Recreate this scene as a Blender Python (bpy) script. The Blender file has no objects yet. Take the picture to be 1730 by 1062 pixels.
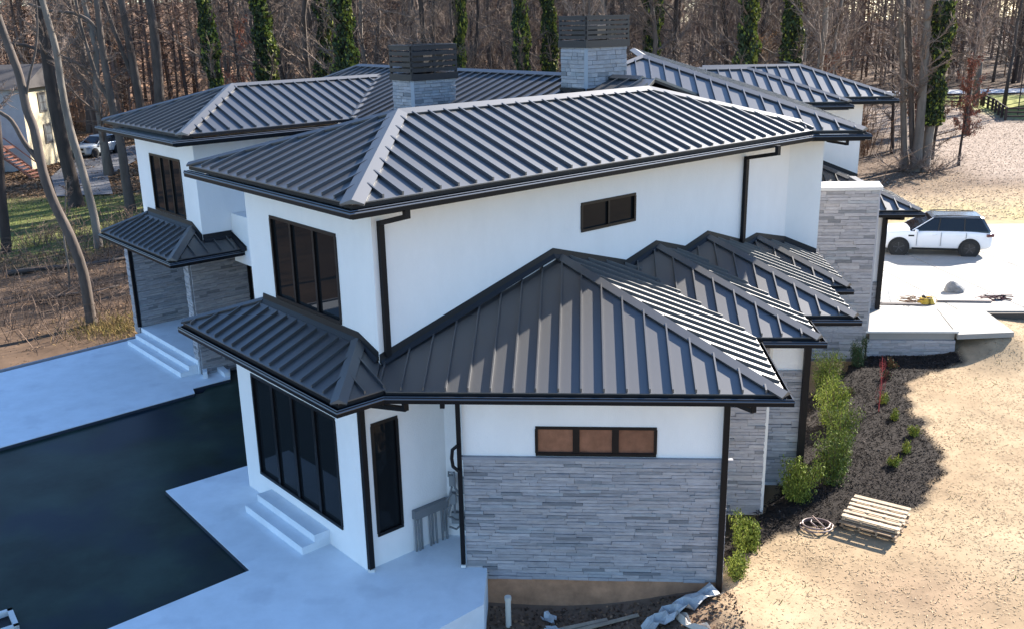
import bpy, math, random
import numpy as np
from mathutils import Vector, Matrix

random.seed(7)
SC = bpy.context.scene
COL = SC.collection
R2 = math.sqrt(0.5)
rad = math.radians

# ------------------------------------------------------------------ camera, sky, sun, exposure
cam_d = bpy.data.cameras.new('camera')
cam = bpy.data.objects.new('camera', cam_d)
COL.objects.link(cam)
cam_d.sensor_width = 36.0
cam_d.lens = 1641.773 * 36.0 / 1730.0
cam_d.clip_start = 0.1
cam_d.clip_end = 2000
_p, _r, _y = rad(17.095), rad(-1.1673), rad(-4.25696)
fwd = Vector((math.sin(_y) * math.cos(_p), math.cos(_y) * math.cos(_p), -math.sin(_p)))
rgt = Vector((math.cos(_y), -math.sin(_y), 0))
upv = rgt.cross(fwd)
r2 = math.cos(_r) * rgt + math.sin(_r) * upv
u2 = -math.sin(_r) * rgt + math.cos(_r) * upv
M = Matrix((r2, u2, -fwd)).transposed().to_4x4()
M.translation = Vector((0, 0, 10.5))
cam.matrix_world = M
SC.camera = cam

SUN_DIR = Vector((1.28, 1.41, 1.02)).normalized()          # towards the sun
sun_el = math.asin(SUN_DIR.z)
sun_az = math.atan2(SUN_DIR.x, SUN_DIR.y)
world = bpy.data.worlds.new('World')
SC.world = world
world.use_nodes = True
wn = world.node_tree
for n in list(wn.nodes):
    wn.nodes.remove(n)
sky = wn.nodes.new('ShaderNodeTexSky')
sky.sky_type = 'NISHITA'
sky.sun_disc = False
sky.sun_elevation = sun_el
sky.sun_rotation = sun_az
sky.air_density = 1.0
sky.dust_density = 0.2
sky.ozone_density = 5.0
bg = wn.nodes.new('ShaderNodeBackground')
bg.inputs[1].default_value = 0.10
wo = wn.nodes.new('ShaderNodeOutputWorld')
wn.links.new(sky.outputs[0], bg.inputs[0])
wn.links.new(bg.outputs[0], wo.inputs[0])

sun_d = bpy.data.lights.new('sun', 'SUN')
sun_d.energy = 5.0
sun_d.angle = rad(0.6)
sun_d.color = (1.0, 0.92, 0.82)
sun = bpy.data.objects.new('sun', sun_d)
COL.objects.link(sun)
sun.rotation_euler = SUN_DIR.to_track_quat('Z', 'Y').to_euler()
sun.location = (30, 30, 40)

SC.view_settings.view_transform = 'Standard'
SC.view_settings.look = 'None'
SC.view_settings.exposure = 1.94
SC.view_settings.gamma = 1.0
SC.view_settings.use_curve_mapping = False
SC.render.engine = 'CYCLES'
SC.cycles.max_bounces = 6
SC.cycles.diffuse_bounces = 3
SC.cycles.glossy_bounces = 3
SC.cycles.transparent_max_bounces = 8
SC.cycles.caustics_reflective = False
SC.cycles.caustics_refractive = False

# ------------------------------------------------------------------ materials
MATS = {}


def mat(name, base, rough=0.7, metal=0.0, spec=0.5, var=0.0, vscale=3.0, bump=0.0, bscale=30.0,
        rand=0.0, tint=None, stretch=(1, 1, 1), coat=0.0, attr=None, ramp=None, detail=6.0):
    if name in MATS:
        return MATS[name]
    m = bpy.data.materials.new(name)
    m.use_nodes = True
    nt = m.node_tree
    N, L = nt.nodes, nt.links
    b = N['Principled BSDF']
    b.inputs['Roughness'].default_value = rough
    b.inputs['Metallic'].default_value = metal
    b.inputs['Specular IOR Level'].default_value = spec
    b.inputs['Coat Weight'].default_value = coat
    b.inputs['Coat Roughness'].default_value = 0.15
    tc = N.new('ShaderNodeTexCoord')
    mp = N.new('ShaderNodeMapping')
    mp.inputs['Scale'].default_value = stretch
    geo = N.new('ShaderNodeNewGeometry')
    L.new(geo.outputs['Position'], mp.inputs[0])
    if attr:
        at = N.new('ShaderNodeAttribute')
        at.attribute_name = attr
        cur = at.outputs['Color']
    else:
        rgb = N.new('ShaderNodeRGB')
        rgb.outputs[0].default_value = (*base, 1)
        cur = rgb.outputs[0]
    if ramp:                                         # stones: a random tone per piece picks the colour
        oi = N.new('ShaderNodeObjectInfo')
        at2 = N.new('ShaderNodeAttribute')
        at2.attribute_name = 'tone'
        ad = N.new('ShaderNodeMath')
        ad.operation = 'ADD'
        L.new(oi.outputs['Random'], ad.inputs[0])
        L.new(at2.outputs['Fac'], ad.inputs[1])
        fr = N.new('ShaderNodeMath')
        fr.operation = 'FRACT'
        L.new(ad.outputs[0], fr.inputs[0])
        cr = N.new('ShaderNodeValToRGB')
        cr.color_ramp.elements.remove(cr.color_ramp.elements[0])
        for i, (p, c) in enumerate(ramp):
            e = cr.color_ramp.elements[0] if i == 0 else cr.color_ramp.elements.new(p)
            e.position = p
            e.color = (*c, 1)
        L.new(fr.outputs[0], cr.inputs[0])
        cur = cr.outputs[0]
    if var > 0:
        nz = N.new('ShaderNodeTexNoise')
        nz.inputs['Scale'].default_value = vscale
        nz.inputs['Detail'].default_value = detail
        nz.inputs['Roughness'].default_value = 0.65
        L.new(mp.outputs[0], nz.inputs['Vector'])
        mr = N.new('ShaderNodeMapRange')
        mr.inputs[1].default_value = 0.3
        mr.inputs[2].default_value = 0.7
        mr.inputs[3].default_value = 1 - var
        mr.inputs[4].default_value = 1 + var
        L.new(nz.outputs[0], mr.inputs[0])
        mx = N.new('ShaderNodeVectorMath')
        mx.operation = 'SCALE'
        L.new(cur, mx.inputs[0])
        L.new(mr.outputs[0], mx.inputs['Scale'])
        cur = mx.outputs[0]
        if tint:
            nz2 = N.new('ShaderNodeTexNoise')
            nz2.inputs['Scale'].default_value = tint[0]
            nz2.inputs['Detail'].default_value = 4
            L.new(geo.outputs['Position'], nz2.inputs['Vector'])
            mr2 = N.new('ShaderNodeMapRange')
            mr2.inputs[1].default_value = tint[2]
            mr2.inputs[2].default_value = tint[2] + 0.15
            L.new(nz2.outputs[0], mr2.inputs[0])
            mm = N.new('ShaderNodeMix')
            mm.data_type = 'RGBA'
            L.new(mr2.outputs[0], mm.inputs[0])
            L.new(cur, mm.inputs[6])
            mm.inputs[7].default_value = (*tint[1], 1)
            cur = mm.outputs[2]
    if rand > 0:
        oi = N.new('ShaderNodeObjectInfo')
        mr = N.new('ShaderNodeMapRange')
        mr.inputs[3].default_value = 1 - rand
        mr.inputs[4].default_value = 1 + rand
        L.new(oi.outputs['Random'], mr.inputs[0])
        mx = N.new('ShaderNodeVectorMath')
        mx.operation = 'SCALE'
        L.new(cur, mx.inputs[0])
        L.new(mr.outputs[0], mx.inputs['Scale'])
        cur = mx.outputs[0]
    L.new(cur, b.inputs['Base Color'])
    if bump > 0:
        nb = N.new('ShaderNodeTexNoise')
        nb.inputs['Scale'].default_value = bscale
        nb.inputs['Detail'].default_value = 5
        L.new(mp.outputs[0], nb.inputs['Vector'])
        bp = N.new('ShaderNodeBump')
        bp.inputs['Strength'].default_value = bump
        bp.inputs['Distance'].default_value = 0.02
        L.new(nb.outputs[0], bp.inputs['Height'])
        L.new(bp.outputs[0], b.inputs['Normal'])
    MATS[name] = m
    return m


STUCCO = mat('stucco', (0.82, 0.80, 0.775), 0.9, var=0.035, vscale=1.6, stretch=(1, 1, .45), bump=0.4, bscale=60, spec=0.2)
METAL = mat('roof_metal', (0.006, 0.006, 0.007), 0.50, 0.0, 0.5, var=0.10, vscale=1.1, rand=0.10, bump=0.03, bscale=5)
TRIM = mat('trim_metal', (0.008, 0.008, 0.010), 0.5, 0.0, 0.3, var=0.08, vscale=2)
GUTTER = mat('gutter_metal', (0.005, 0.005, 0.0065), 0.5, 0.0, 0.18, var=0.1, vscale=2)
CAPM = mat('ridge_metal', (0.012, 0.012, 0.013), 0.54, 0.0, 0.5, var=0.10, vscale=2)
for _m in (METAL, CAPM):
    _m.node_tree.nodes['Principled BSDF'].inputs['IOR'].default_value = 2.3
PIPE = mat('pipe_metal', (0.006, 0.006, 0.0075), 0.5, 0.0, 0.2)
FRAME = mat('window_frame_black', (0.005, 0.005, 0.006), 0.4, 0.0, 0.3)
GLASS = mat('window_glass', (0.010, 0.012, 0.014), 0.02, 0.0, 0.12, bump=0.004, bscale=3)
STONE_RAMP = [(0.0, (0.363, 0.351, 0.362)), (0.22, (0.302, 0.294, 0.303)), (0.42, (0.400, 0.380, 0.380)),
              (0.58, (0.341, 0.319, 0.314)), (0.75, (0.280, 0.275, 0.285)), (0.84, (0.333, 0.341, 0.352)), (0.90, (0.163, 0.165, 0.173)), (1.0, (0.363, 0.351, 0.358))]
STONE = mat('ledger_stone', (0.307, 0.303, 0.295), 0.85, ramp=STONE_RAMP, var=0.18, vscale=9, stretch=(0.6, 0.6, 2.5), bump=0.5, bscale=22, spec=0.3)
ALU = mat('gutter_lip_metal', (0.10, 0.11, 0.125), 0.38, 0.8, 0.5)
STONE_B = mat('ledger_stone_back', (0.16, 0.16, 0.17), 0.95, var=0.2)
COPING = mat('pale_coping', (0.62, 0.61, 0.58), 0.85, var=0.06, vscale=4)
CONC = mat('patio_concrete', (0.70, 0.745, 0.78), 0.88, var=0.07, vscale=1.6, bump=0.15, bscale=40, spec=0.25, tint=(1.1, (0.60, 0.64, 0.68), 0.57))
DRIVE = mat('driveway_concrete', (0.28, 0.268, 0.245), 0.9, var=0.06, vscale=1.2, bump=0.15, bscale=30, tint=(0.5, (0.235, 0.22, 0.195), 0.60))
CLAY = mat('clay_stained_footing', (0.38, 0.20, 0.11), 0.95, var=0.3, vscale=2.5, bump=0.6, bscale=12)
SLATM = mat('chimney_slat_metal', (0.012, 0.009, 0.011), 0.5, rand=0.15)
WATER = mat('pool_water', (0.021, 0.036, 0.029), 0.30, 0.0, 0.07, var=0.55, vscale=0.5, bump=0.10, bscale=3.5, tint=(0.35, (0.014, 0.024, 0.034), 0.48))

# ------------------------------------------------------------------ mesh building


class MB:
    def __init__(self):
        self.v, self.f, self.t = [], [], []

    def add(self, vs, fs, tone=None):
        o = len(self.v)
        self.v += [tuple(p) for p in vs]
        self.f += [tuple(i + o for i in f) for f in fs]
        if tone is not None:
            self.t += [tone] * len(fs)

    def prism(self, poly, zb, zt, tone=None):        # poly plan points, zb/zt numbers or callables
        n = len(poly)
        fb = zb if callable(zb) else (lambda x, y: zb)
        ft = zt if callable(zt) else (lambda x, y: zt)
        a = sum(poly[i][0] * poly[(i + 1) % n][1] - poly[(i + 1) % n][0] * poly[i][1] for i in range(n))
        if a < 0:
            poly = poly[::-1]
        vs = [(x, y, fb(x, y)) for x, y in poly] + [(x, y, ft(x, y)) for x, y in poly]
        fs = [tuple(range(n))[::-1], tuple(range(n, 2 * n))] + [(i, (i + 1) % n, n + (i + 1) % n, n + i) for i in range(n)]
        self.add(vs, fs, tone)

    def box(self, p0, p1, w, z0, z1, off=0.0, tone=None):   # a bar in plan from p0 to p1, width w to the LEFT of the run, shifted right by off
        d = Vector((p1[0] - p0[0], p1[1] - p0[1])).normalized()
        r = Vector((d.y, -d.x))
        a = Vector(p0[:2]) + r * off
        b = Vector(p1[:2]) + r * off
        self.prism([a, b, b - r * w, a - r * w], z0, z1, tone)

    def cube(self, c, s, rot=None, tone=None):
        vs = [Vector(((i & 1) - .5, ((i >> 1) & 1) - .5, ((i >> 2) & 1) - .5)) for i in range(8)]
        vs = [Vector((v.x * s[0], v.y * s[1], v.z * s[2])) for v in vs]
        if rot is not None:
            vs = [rot @ v for v in vs]
        vs = [v + Vector(c) for v in vs]
        self.add(vs, [(0, 2, 3, 1), (4, 5, 7, 6), (0, 1, 5, 4), (2, 6, 7, 3), (0, 4, 6, 2), (1, 3, 7, 5)], tone)

    def tube(self, pts, rs, n=8, cap=True, tone=None):
        pts = [Vector(p) for p in pts]
        if not hasattr(rs, '__len__'):
            rs = [rs] * len(pts)
        vs, fs = [], []
        ref = None
        for i, p in enumerate(pts):
            d = (pts[min(i + 1, len(pts) - 1)] - pts[max(i - 1, 0)])
            if d.length < 1e-9:
                d = Vector((0, 0, 1))
            d.normalize()
            if ref is None:
                ref = Vector((1, 0, 0)) if abs(d.x) < 0.8 else Vector((0, 1, 0))
            a = d.cross(ref).normalized()
            b = d.cross(a).normalized()
            ref = -b if False else ref
            for k in range(n):
                t = 2 * math.pi * k / n
                vs.append(p + a * (rs[i] * math.cos(t)) + b * (rs[i] * math.sin(t)))
        for i in range(len(pts) - 1):
            for k in range(n):
                k2 = (k + 1) % n
                fs.append((i * n + k, i * n + k2, (i + 1) * n + k2, (i + 1) * n + k))
        if cap:
            fs.append(tuple(range(n))[::-1])
            fs.append(tuple((len(pts) - 1) * n + k for k in range(n)))
        self.add(vs, fs, tone)

    def sweep(self, prof, path):                     # prof: closed (out, up); path: (x,y,z); out = right of travel, mitred
        P = [Vector(p) for p in path]
        n = len(prof)
        vs, fs = [], []
        for i, p in enumerate(P):
            d1 = (P[i] - P[i - 1]).to_2d().normalized() if i else None
            d2 = (P[i + 1] - P[i]).to_2d().normalized() if i < len(P) - 1 else None
            d1 = d1 or d2
            d2 = d2 or d1
            r1, r2_ = Vector((d1.y, -d1.x)), Vector((d2.y, -d2.x))
            m = (r1 + r2_)
            m = m / (m.dot(r1)) if m.length > 1e-6 else r1
            for o, u in prof:
                vs.append((p.x + m.x * o, p.y + m.y * o, p.z + u))
        for i in range(len(P) - 1):
            for k in range(n):
                k2 = (k + 1) % n
                fs.append((i * n + k, (i + 1) * n + k, (i + 1) * n + k2, i * n + k2))
        # end caps as fans of quads are only right for convex profiles; gutters get a box end instead
        self.add(vs, fs)

    def mesh(self, name, m, smooth=False):
        me = bpy.data.meshes.new(name)
        me.from_pydata(self.v, [], self.f)
        me.materials.append(m)
        if self.t:
            at = me.attributes.new('tone', 'FLOAT', 'FACE')
            at.data.foreach_set('value', self.t)
        if smooth:
            me.polygons.foreach_set('use_smooth', [True] * len(me.polygons))
        me.update()
        return me

    def obj(self, name, m, parent=None, smooth=False, kind=None):
        o = bpy.data.objects.new(name, self.mesh(name, m, smooth))
        COL.objects.link(o)
        if parent is not None:
            o.parent = parent
        if kind:
            o['kind'] = kind
        return o


def tag(o, label=None, cat=None, group=None, kind=None):
    if label:
        o['label'] = label
    if cat:
        o['category'] = cat
    if group:
        o['group'] = group
    if kind:
        o['kind'] = kind
    return o


def empty(name, loc=(0, 0, 0), label=None, cat=None, group=None, parent=None):
    o = bpy.data.objects.new(name, None)
    COL.objects.link(o)
    o.location = loc
    o.empty_display_size = 0.3
    if parent is not None:
        o.parent = parent
    return tag(o, label, cat, group)


def link(name, me, parent=None, loc=None):
    o = bpy.data.objects.new(name, me)
    COL.objects.link(o)
    if parent is not None:
        o.parent = parent
    if loc is not None:
        o.location = loc
    return o


A2 = Vector((-R2, R2))      # plan directions of the left wings
B2 = Vector((R2, R2))
C2 = Vector((1, 0))
D2 = Vector((0, 1))

# ------------------------------------------------------------------ ground


def sstep(a, b, x):
    t = np.clip((x - a) / (b - a), 0, 1)
    return t * t * (3 - 2 * t)


# the dug-out area under house, patio and pool (terrain drops away beneath the slabs)
DIG = [(-26.6, 17.0), (-17.75, 27.4), (-15.0, 30.7), (-13.6, 32.3), (-4, 40), (9, 40), (9.5, 31.2), (5.0, 25), (4.6, 21), (2.2, 17.6), (-2.4, 17.3), (-2.3, 12), (-9, 6), (-25, 8)]


def inside(px, py, poly):
    r = np.zeros(px.shape, bool)
    n = len(poly)
    for i in range(n):
        x1, y1 = poly[i]
        x2, y2 = poly[(i + 1) % n]
        if y1 == y2:
            continue
        c = ((y1 > py) != (y2 > py)) & (px < (x2 - x1) * (py - y1) / (y2 - y1) + x1)
        r ^= c
    return r


def wob(x, y):
    return (np.sin(x * 1.3 + 2 * np.sin(y * .7)) + np.sin(y * 1.7 + 1.5 * np.sin(x * .9)) + .6 * np.sin(x * 3.1 + y * 2.3)) / 2.6


def hz0(x, y):
    x = np.asarray(x, float)
    y = np.asarray(y, float)
    z = -.40 - .55 * sstep(-20, -40, x) + 0 * y
    z = z + .15 * sstep(-13, -17, x) * (1 - sstep(40, 55, y))
    z = z + .055 * np.maximum(0, y - 125) * (1 - .75 * sstep(20, 45, x))
    z = z + .52 * np.exp(-((y - 35.6) / 3.4) ** 2) * sstep(11, 14, x) * (1 - sstep(22, 30, x))
    z = z + .62 * np.exp(-(((x - 13.6) / 1.5) ** 2 + ((y - 31.6) / 1.5) ** 2))
    pit = (1 - sstep(16.9, 17.6, y)) * (1 - sstep(-.5, 3.2, x)) * sstep(-3, -1.9, x)
    z = z - .48 * pit
    z = z + .16 * np.exp(-(((x - 2.6) / .9) ** 2 + ((y - 15.9) / .7) ** 2))
    return z + .035 * wob(x, y)


def hz(x, y):
    z = hz0(x, y)
    d = inside(np.asarray(x, float), np.asarray(y, float), DIG)
    return np.where(d, -2.2, z)


def gz(x, y):
    return float(hz0(np.array([x]), np.array([y]))[0])


def grid_coords(lo, hi, segs):
    out = []
    for a, b, st in segs:
        out += list(np.arange(a, b, st))
    out.append(hi)
    return np.array(out)


gx = grid_coords(-300, 300, [(-300, -60, 12), (-60, -26, 2), (-26, 16, .3), (16, 60, 1.5), (60, 300, 12)])
gy = grid_coords(-60, 500, [(-60, 6, 6), (6, 13, .8), (13, 40, .3), (40, 130, 1.5), (130, 500, 12)])
X, Y = np.meshgrid(gx, gy)
Z = hz(X, Y)
nx, ny = len(gx), len(gy)
co = np.stack([X, Y, Z], -1).reshape(-1, 3)
idx = np.arange(nx * ny).reshape(ny, nx)
q = np.stack([idx[:-1, :-1], idx[:-1, 1:], idx[1:, 1:], idx[1:, :-1]], -1).reshape(-1, 4)


def np_mesh(name, co, quads, m, col=None, smooth=False, k=4):
    me = bpy.data.meshes.new(name)
    me.vertices.add(len(co))
    me.vertices.foreach_set('co', np.ascontiguousarray(co, np.float32).ravel())
    nf = len(quads)
    me.loops.add(nf * k)
    me.loops.foreach_set('vertex_index', np.ascontiguousarray(quads, np.int32).ravel())
    me.polygons.add(nf)
    me.polygons.foreach_set('loop_start', np.arange(0, nf * k, k, dtype=np.int32))
    me.polygons.foreach_set('loop_total', np.full(nf, k, np.int32))
    me.update(calc_edges=True)
    if col is not None:
        at = me.color_attributes.new('Col', 'FLOAT_COLOR', 'POINT')
        c4 = np.ones((len(co), 4), np.float32)
        c4[:, :3] = col
        at.data.foreach_set('color', c4.ravel())
    if smooth:
        me.polygons.foreach_set('use_smooth', np.ones(nf, bool))
    me.materials.append(m)
    return me


def zone_color(x, y):
    n1 = wob(x * .6 + 3, y * .6)
    n2 = wob(x * 2.1, y * 2.1 + 5)
    straw = np.array([.36, .275, .175])
    straw2 = np.array([.27, .195, .12])
    litter = np.array([.085, .055, .036])
    litter2 = np.array([.13, .087, .058])
    grass = np.array([.11, .13, .036])
    dirt = np.array([.17, .115, .08])
    mulch = np.array([.045, .035, .032])
    a = (n1 * .5 + .5)[..., None]
    c = straw * a + straw2 * (1 - a)

    def mixin(c, col, w):
        w = np.clip(w, 0, 1)[..., None]
        return c * (1 - w) + col * w
    # forest floor
    wl = np.maximum(sstep(-2, -6, x + n1), sstep(55 + 0 * x, 66 + 0 * x, y + 4 * n1 - .25 * np.maximum(0, x - 20)))
    lit = litter * (1 - a) + litter2 * a
    c = mixin(c, lit, wl)
    c = mixin(c, np.array([.28, .22, .175]), sstep(24, 29, x) * sstep(62, 68, y) * (1 - sstep(112, 120, y)) * .9)
    c = mixin(c, np.array([.42, .25, .15]), sstep(80, 95, y) * sstep(-14, -20, x) * (.6 + .4 * n2))
    c = mixin(c, litter * .9, 1 - sstep(4, 9, y))
    # neighbour's lawn, roadside lawn
    c = mixin(c, grass, sstep(-23, -26, x) * sstep(43 - 0 * x, 46 - 0 * x, y + .3 * (x + 30)) * (1 - sstep(62, 66, y + n1)) * (.75 + .25 * n2))
    c = mixin(c, np.array([.24, .25, .07]), sstep(42, 44, x) * sstep(99, 102, y) * (1 - sstep(128, 130, y)))
    c = mixin(c, np.array([.30, .30, .10]), sstep(14, 17, x) * np.exp(-((y - 54) / 3.0) ** 2) * (.35 + .3 * n2))
    # dug soil by the garage
    c = mixin(c, dirt, (1 - sstep(17.2, 17.9, y)) * sstep(-4, -3, x) * (1 - sstep(2.2, 3.4, x + .4 * n2)))
    c = mixin(c, np.array([.22, .15, .10]), np.exp(-(((x - 6.6) / 1.5) ** 2 + ((y - 16.9) / 1.1) ** 2)) * .6)
    return c * (1 + .07 * n2[..., None])


BED = [(2.9, 17.9), (3.6, 18.5), (4.2, 19.0), (4.9, 19.5), (5.9, 19.6), (7.0, 20.0), (8.0, 20.9), (8.9, 22.3), (9.35, 23.6), (9.3, 25.2), (9.45, 26.8), (10.0, 28.4), (11.0, 29.3), (12.0, 29.9), (12.1, 30.8), (8.5, 30.9), (5.6, 26.0), (5.2, 22.2), (4.1, 20.6), (2.8, 19.5)]
GROUND = mat('ground_cover', (0.3, 0.2, 0.1), 0.97, attr='Col', var=0.20, vscale=1.6, bump=0.15, bscale=14, spec=0.1, detail=9)
zc = zone_color(co[:, 0], co[:, 1])
bedm = inside(co[:, 0] + .15 * wob(co[:, 0] * 3, co[:, 1] * 3), co[:, 1], BED)
zc[bedm] = (.024, .020, .018)
ground = link('ground', np_mesh('ground', co, q, GROUND, zc, True))
ground['kind'] = 'structure'

# ------------------------------------------------------------------ pool, patio, terrace, driveway
mb = MB()
mb.prism([(-32, 8), (-6.2, 8), (-6.2, 16.7), (-7.2, 20.9), (-6, 24), (-9.8, 28.6), (-11.3, 28.4), (-11.3, 26.4), (-12, 25.9), (-20, 16.5), (-32, 12)], -.6, -.10)
o = mb.obj('pool_water', WATER, kind='structure')
# the long edge of the pool sits under the patio slabs
mb = MB()
near = [(-9.73, 19.99), (-6.611, 16.685), (-8.589, 14.639), (-11.6, 11.5), (-8.0, 8.5), (-5.2, 12.2), (-2.556, 14.884), (-1.81, 15.685), (-1.863, 16.97), (-2.25, 16.97), (-2.25, 18.3), (-4.4, 20.5), (-7.9, 21.1), (-8.204, 21.386)]
mb.prism(near, -1.6, 0.0)
mb.obj('patio', CONC, kind='structure')
far = [(-27.5, 17.2), (-25.5, 9.9), (-15.12, 22.24), (-11.42, 26.13), (-11.62, 26.50), (-10.77, 27.34), (-11.2, 28.54), (-13.3, 31.9), (-15.3, 31.35), (-18.35, 27.75)]
mb = MB()
mb.prism(far, -1.2, 0.0)
mb.obj('patio', CONC, kind='structure')
# thin dark strips on the slab sides, edge shade put into their colour
for name_, run in (('slab_edge_shade', near[:4]), ('slab_edge_shade', far[1:7]), ('slab_edge_shade', near[-1:] + near[:1])):
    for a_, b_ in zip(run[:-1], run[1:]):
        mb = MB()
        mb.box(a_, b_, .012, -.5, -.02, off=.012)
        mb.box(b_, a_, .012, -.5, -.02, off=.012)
        mb.obj(name_, mat('edge_shade_dark', (.02, .03, .05), .6), kind='structure')
# slim shadow-gap kerb strip where the far patio meets the woodland
mb = MB()
mb.box((-15.36, 31.36), (-27.6, 17.15), 0.10, -.5, .03, off=.16)
mb.obj('kerb', mat('kerb_grey', (.30, .30, .32), .9, var=.1), kind='structure')

# terrace with retaining wall, path slab
T0 = 30.84
mb = MB()
mb.prism([(9.40, T0 + .02), (12.1, T0 + .02), (12.43, 33.67), (10.2, 33.67), (9.40, 33.67)], .16, .40)
mb.obj('terrace', DRIVE, kind='structure')
mb = MB()
mb.prism([(12.13, 30.70), (14.0, 30.95), (14.0, 33.32), (12.46, 33.62)], .22, .385)
mb.obj('path', DRIVE, kind='structure')
mb = MB()
mb.prism([(9.25, T0 - .06), (12.2, T0 - .06), (12.2, T0 + .10), (9.25, T0 + .10)], .404, .47)
mb.obj('kerb', COPING, kind='structure')


def dz(x, y):
    return .24 - .034 * (y - 34.0)


dx = [9.8, 12.35, 14.75, 18.2, 22.2, 26.5]
dy = [33.72, 37.3, 41.6, 46.3, 51.2]
for i in range(len(dx) - 1):
    for j in range(len(dy) - 1):
        x0, x1, y0, y1 = dx[i] + .020, dx[i + 1] - .020, dy[j] + .020, dy[j + 1] - .020
        if i >= 2 and j == 0:
            y0 = 34.3 + .012 + .5 * (i - 2)
        sk = lambda x, y: (x - .12 * (y - 42), y)
        mb = MB()
        mb.prism([sk(x0, y0), sk(x1, y0), sk(x1, y1), sk(x0, y1)], lambda x, y: dz(x, y) - .14, dz)
        mb.obj('driveway', DRIVE, kind='structure')
mb = MB()
mb.prism([(9.5, 33.4), (27, 33.9), (27, 52), (9, 52)], lambda x, y: dz(x, y) - .3, lambda x, y: dz(x, y) - .04)
mb.obj('driveway', mat('joint_dark', (.07, .06, .05), .95), kind='structure')
# road far right behind the fence
mb = MB()
rp = [(36, 131), (60, 134), (110, 140)]
vs = []
for (x, y) in rp:
    vs += [(x, y - 2.6, gz(x, y - 2.6) + .12), (x, y + 2.6, gz(x, y + 2.6) + .14)]
mb.add(vs, [(0, 2, 3, 1), (2, 4, 5, 3)])
mb.obj('road', mat('pale_road', (.42, .42, .42), .9, var=.05), kind='structure')
# the neighbour's drive on the left
mb = MB()
vs = []
for (x, y, w) in [(-34, 64, 2.0), (-39, 73, 2.3), (-42, 84, 3.2), (-40, 92, 3.4), (-30, 100, 3)]:
    vs += [(x - w, y, gz(x - w, y) + .10), (x + w, y, gz(x + w, y) + .10)]
mb.add(vs, [(2 * i, 2 * i + 1, 2 * i + 3, 2 * i + 2) for i in range(4)])
mb.obj('road', mat('worn_asphalt', (.11, .11, .115), .9, var=.2), kind='structure')

# ------------------------------------------------------------------ the house
house = empty('house', (0, 17, 0), 'white stucco and grey stone house with dark standing seam metal roofs behind the patio', 'house')
HL = Vector((0, 17, 0))
house.location = (0, 0, 0)
TH = .22
pt0 = lambda s, dd: ((s - dd) / 2, (s + dd) / 2)


def uvp(p0, p1):
    a, b = Vector(p0), Vector(p1)
    d = (b - a)
    return a, d.length, d.normalized()


def wall(p0, p1, z0, z1, holes=(), m=None, te=TH, ts=0.0, name='wall', parent=None):
    """vertical wall seen from the right of the run p0 -> p1; holes are (u0, u1, z0, z1)"""
    a, ln, d = uvp(p0, p1)
    mb = MB()
    L0, L1 = ts, ln - te
    us = sorted({L0, L1} | {h[0] for h in holes} | {h[1] for h in holes})
    for u0, u1 in zip(us[:-1], us[1:]):
        cuts = sorted([(h[2], h[3]) for h in holes if h[0] <= u0 + 1e-6 and h[1] >= u1 - 1e-6])
        z = z0
        for c0, c1 in cuts:
            if c0 > z:
                mb.box(a + d * u0, a + d * u1, TH, z, c0)
            z = c1
        if z < z1:
            mb.box(a + d * u0, a + d * u1, TH, z, z1)
    return mb.obj(name, m or STUCCO, parent or house)


def window(p0, p1, u0, u1, z0, z1, nlite, fw=.055, glass=None, deep=.07, mull=.07, parent=None, widths=None):
    a, ln, d = uvp(p0, p1)
    r = Vector((d.y, -d.x))
    w = MB()
    P = lambda u: a + d * u
    w.box(P(u0), P(u1), .10, z1 - fw, z1 + .012, off=.022)
    w.box(P(u0), P(u1), .10, z0 - .012, z0 + fw, off=.030)
    w.box(P(u0 - .010), P(u0 + fw), .10, z0 + fw, z1 - fw, off=.022)
    w.box(P(u1 - fw), P(u1 + .010), .10, z0 + fw, z1 - fw, off=.022)
    f = w.obj('window', FRAME, parent or house)
    if widths is None:
        widths = [1] * nlite
    tot = sum(widths)
    cu = u0 + fw
    span = (u1 - u0 - 2 * fw)
    for i in range(nlite):
        cw = span * widths[i] / tot
        g0 = cu + (mull / 2 if i else 0)
        g1 = cu + cw - (mull / 2 if i < nlite - 1 else 0)
        g = MB()
        g.box(P(g0), P(g1), .012, z0 + fw, z1 - fw, off=-.035)
        g.obj('pane', glass or GLASS, f)
        if i < nlite - 1:
            mm = MB()
            mm.box(P(g1), P(g1 + mull), .08, z0 + fw, z1 - fw, off=.012)
            mm.obj('mullion', FRAME, f)
        cu += cw
    # a dark room behind the glass
    return f


def corner_trim(x, y, z0, z1, m=None, s=.035):
    mb = MB()
    mb.prism([(x - s, y - s), (x + s, y - s), (x + s, y + s), (x - s, y + s)], z0, z1)
    return mb.obj('corner_trim', m or COPING, house)


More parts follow.
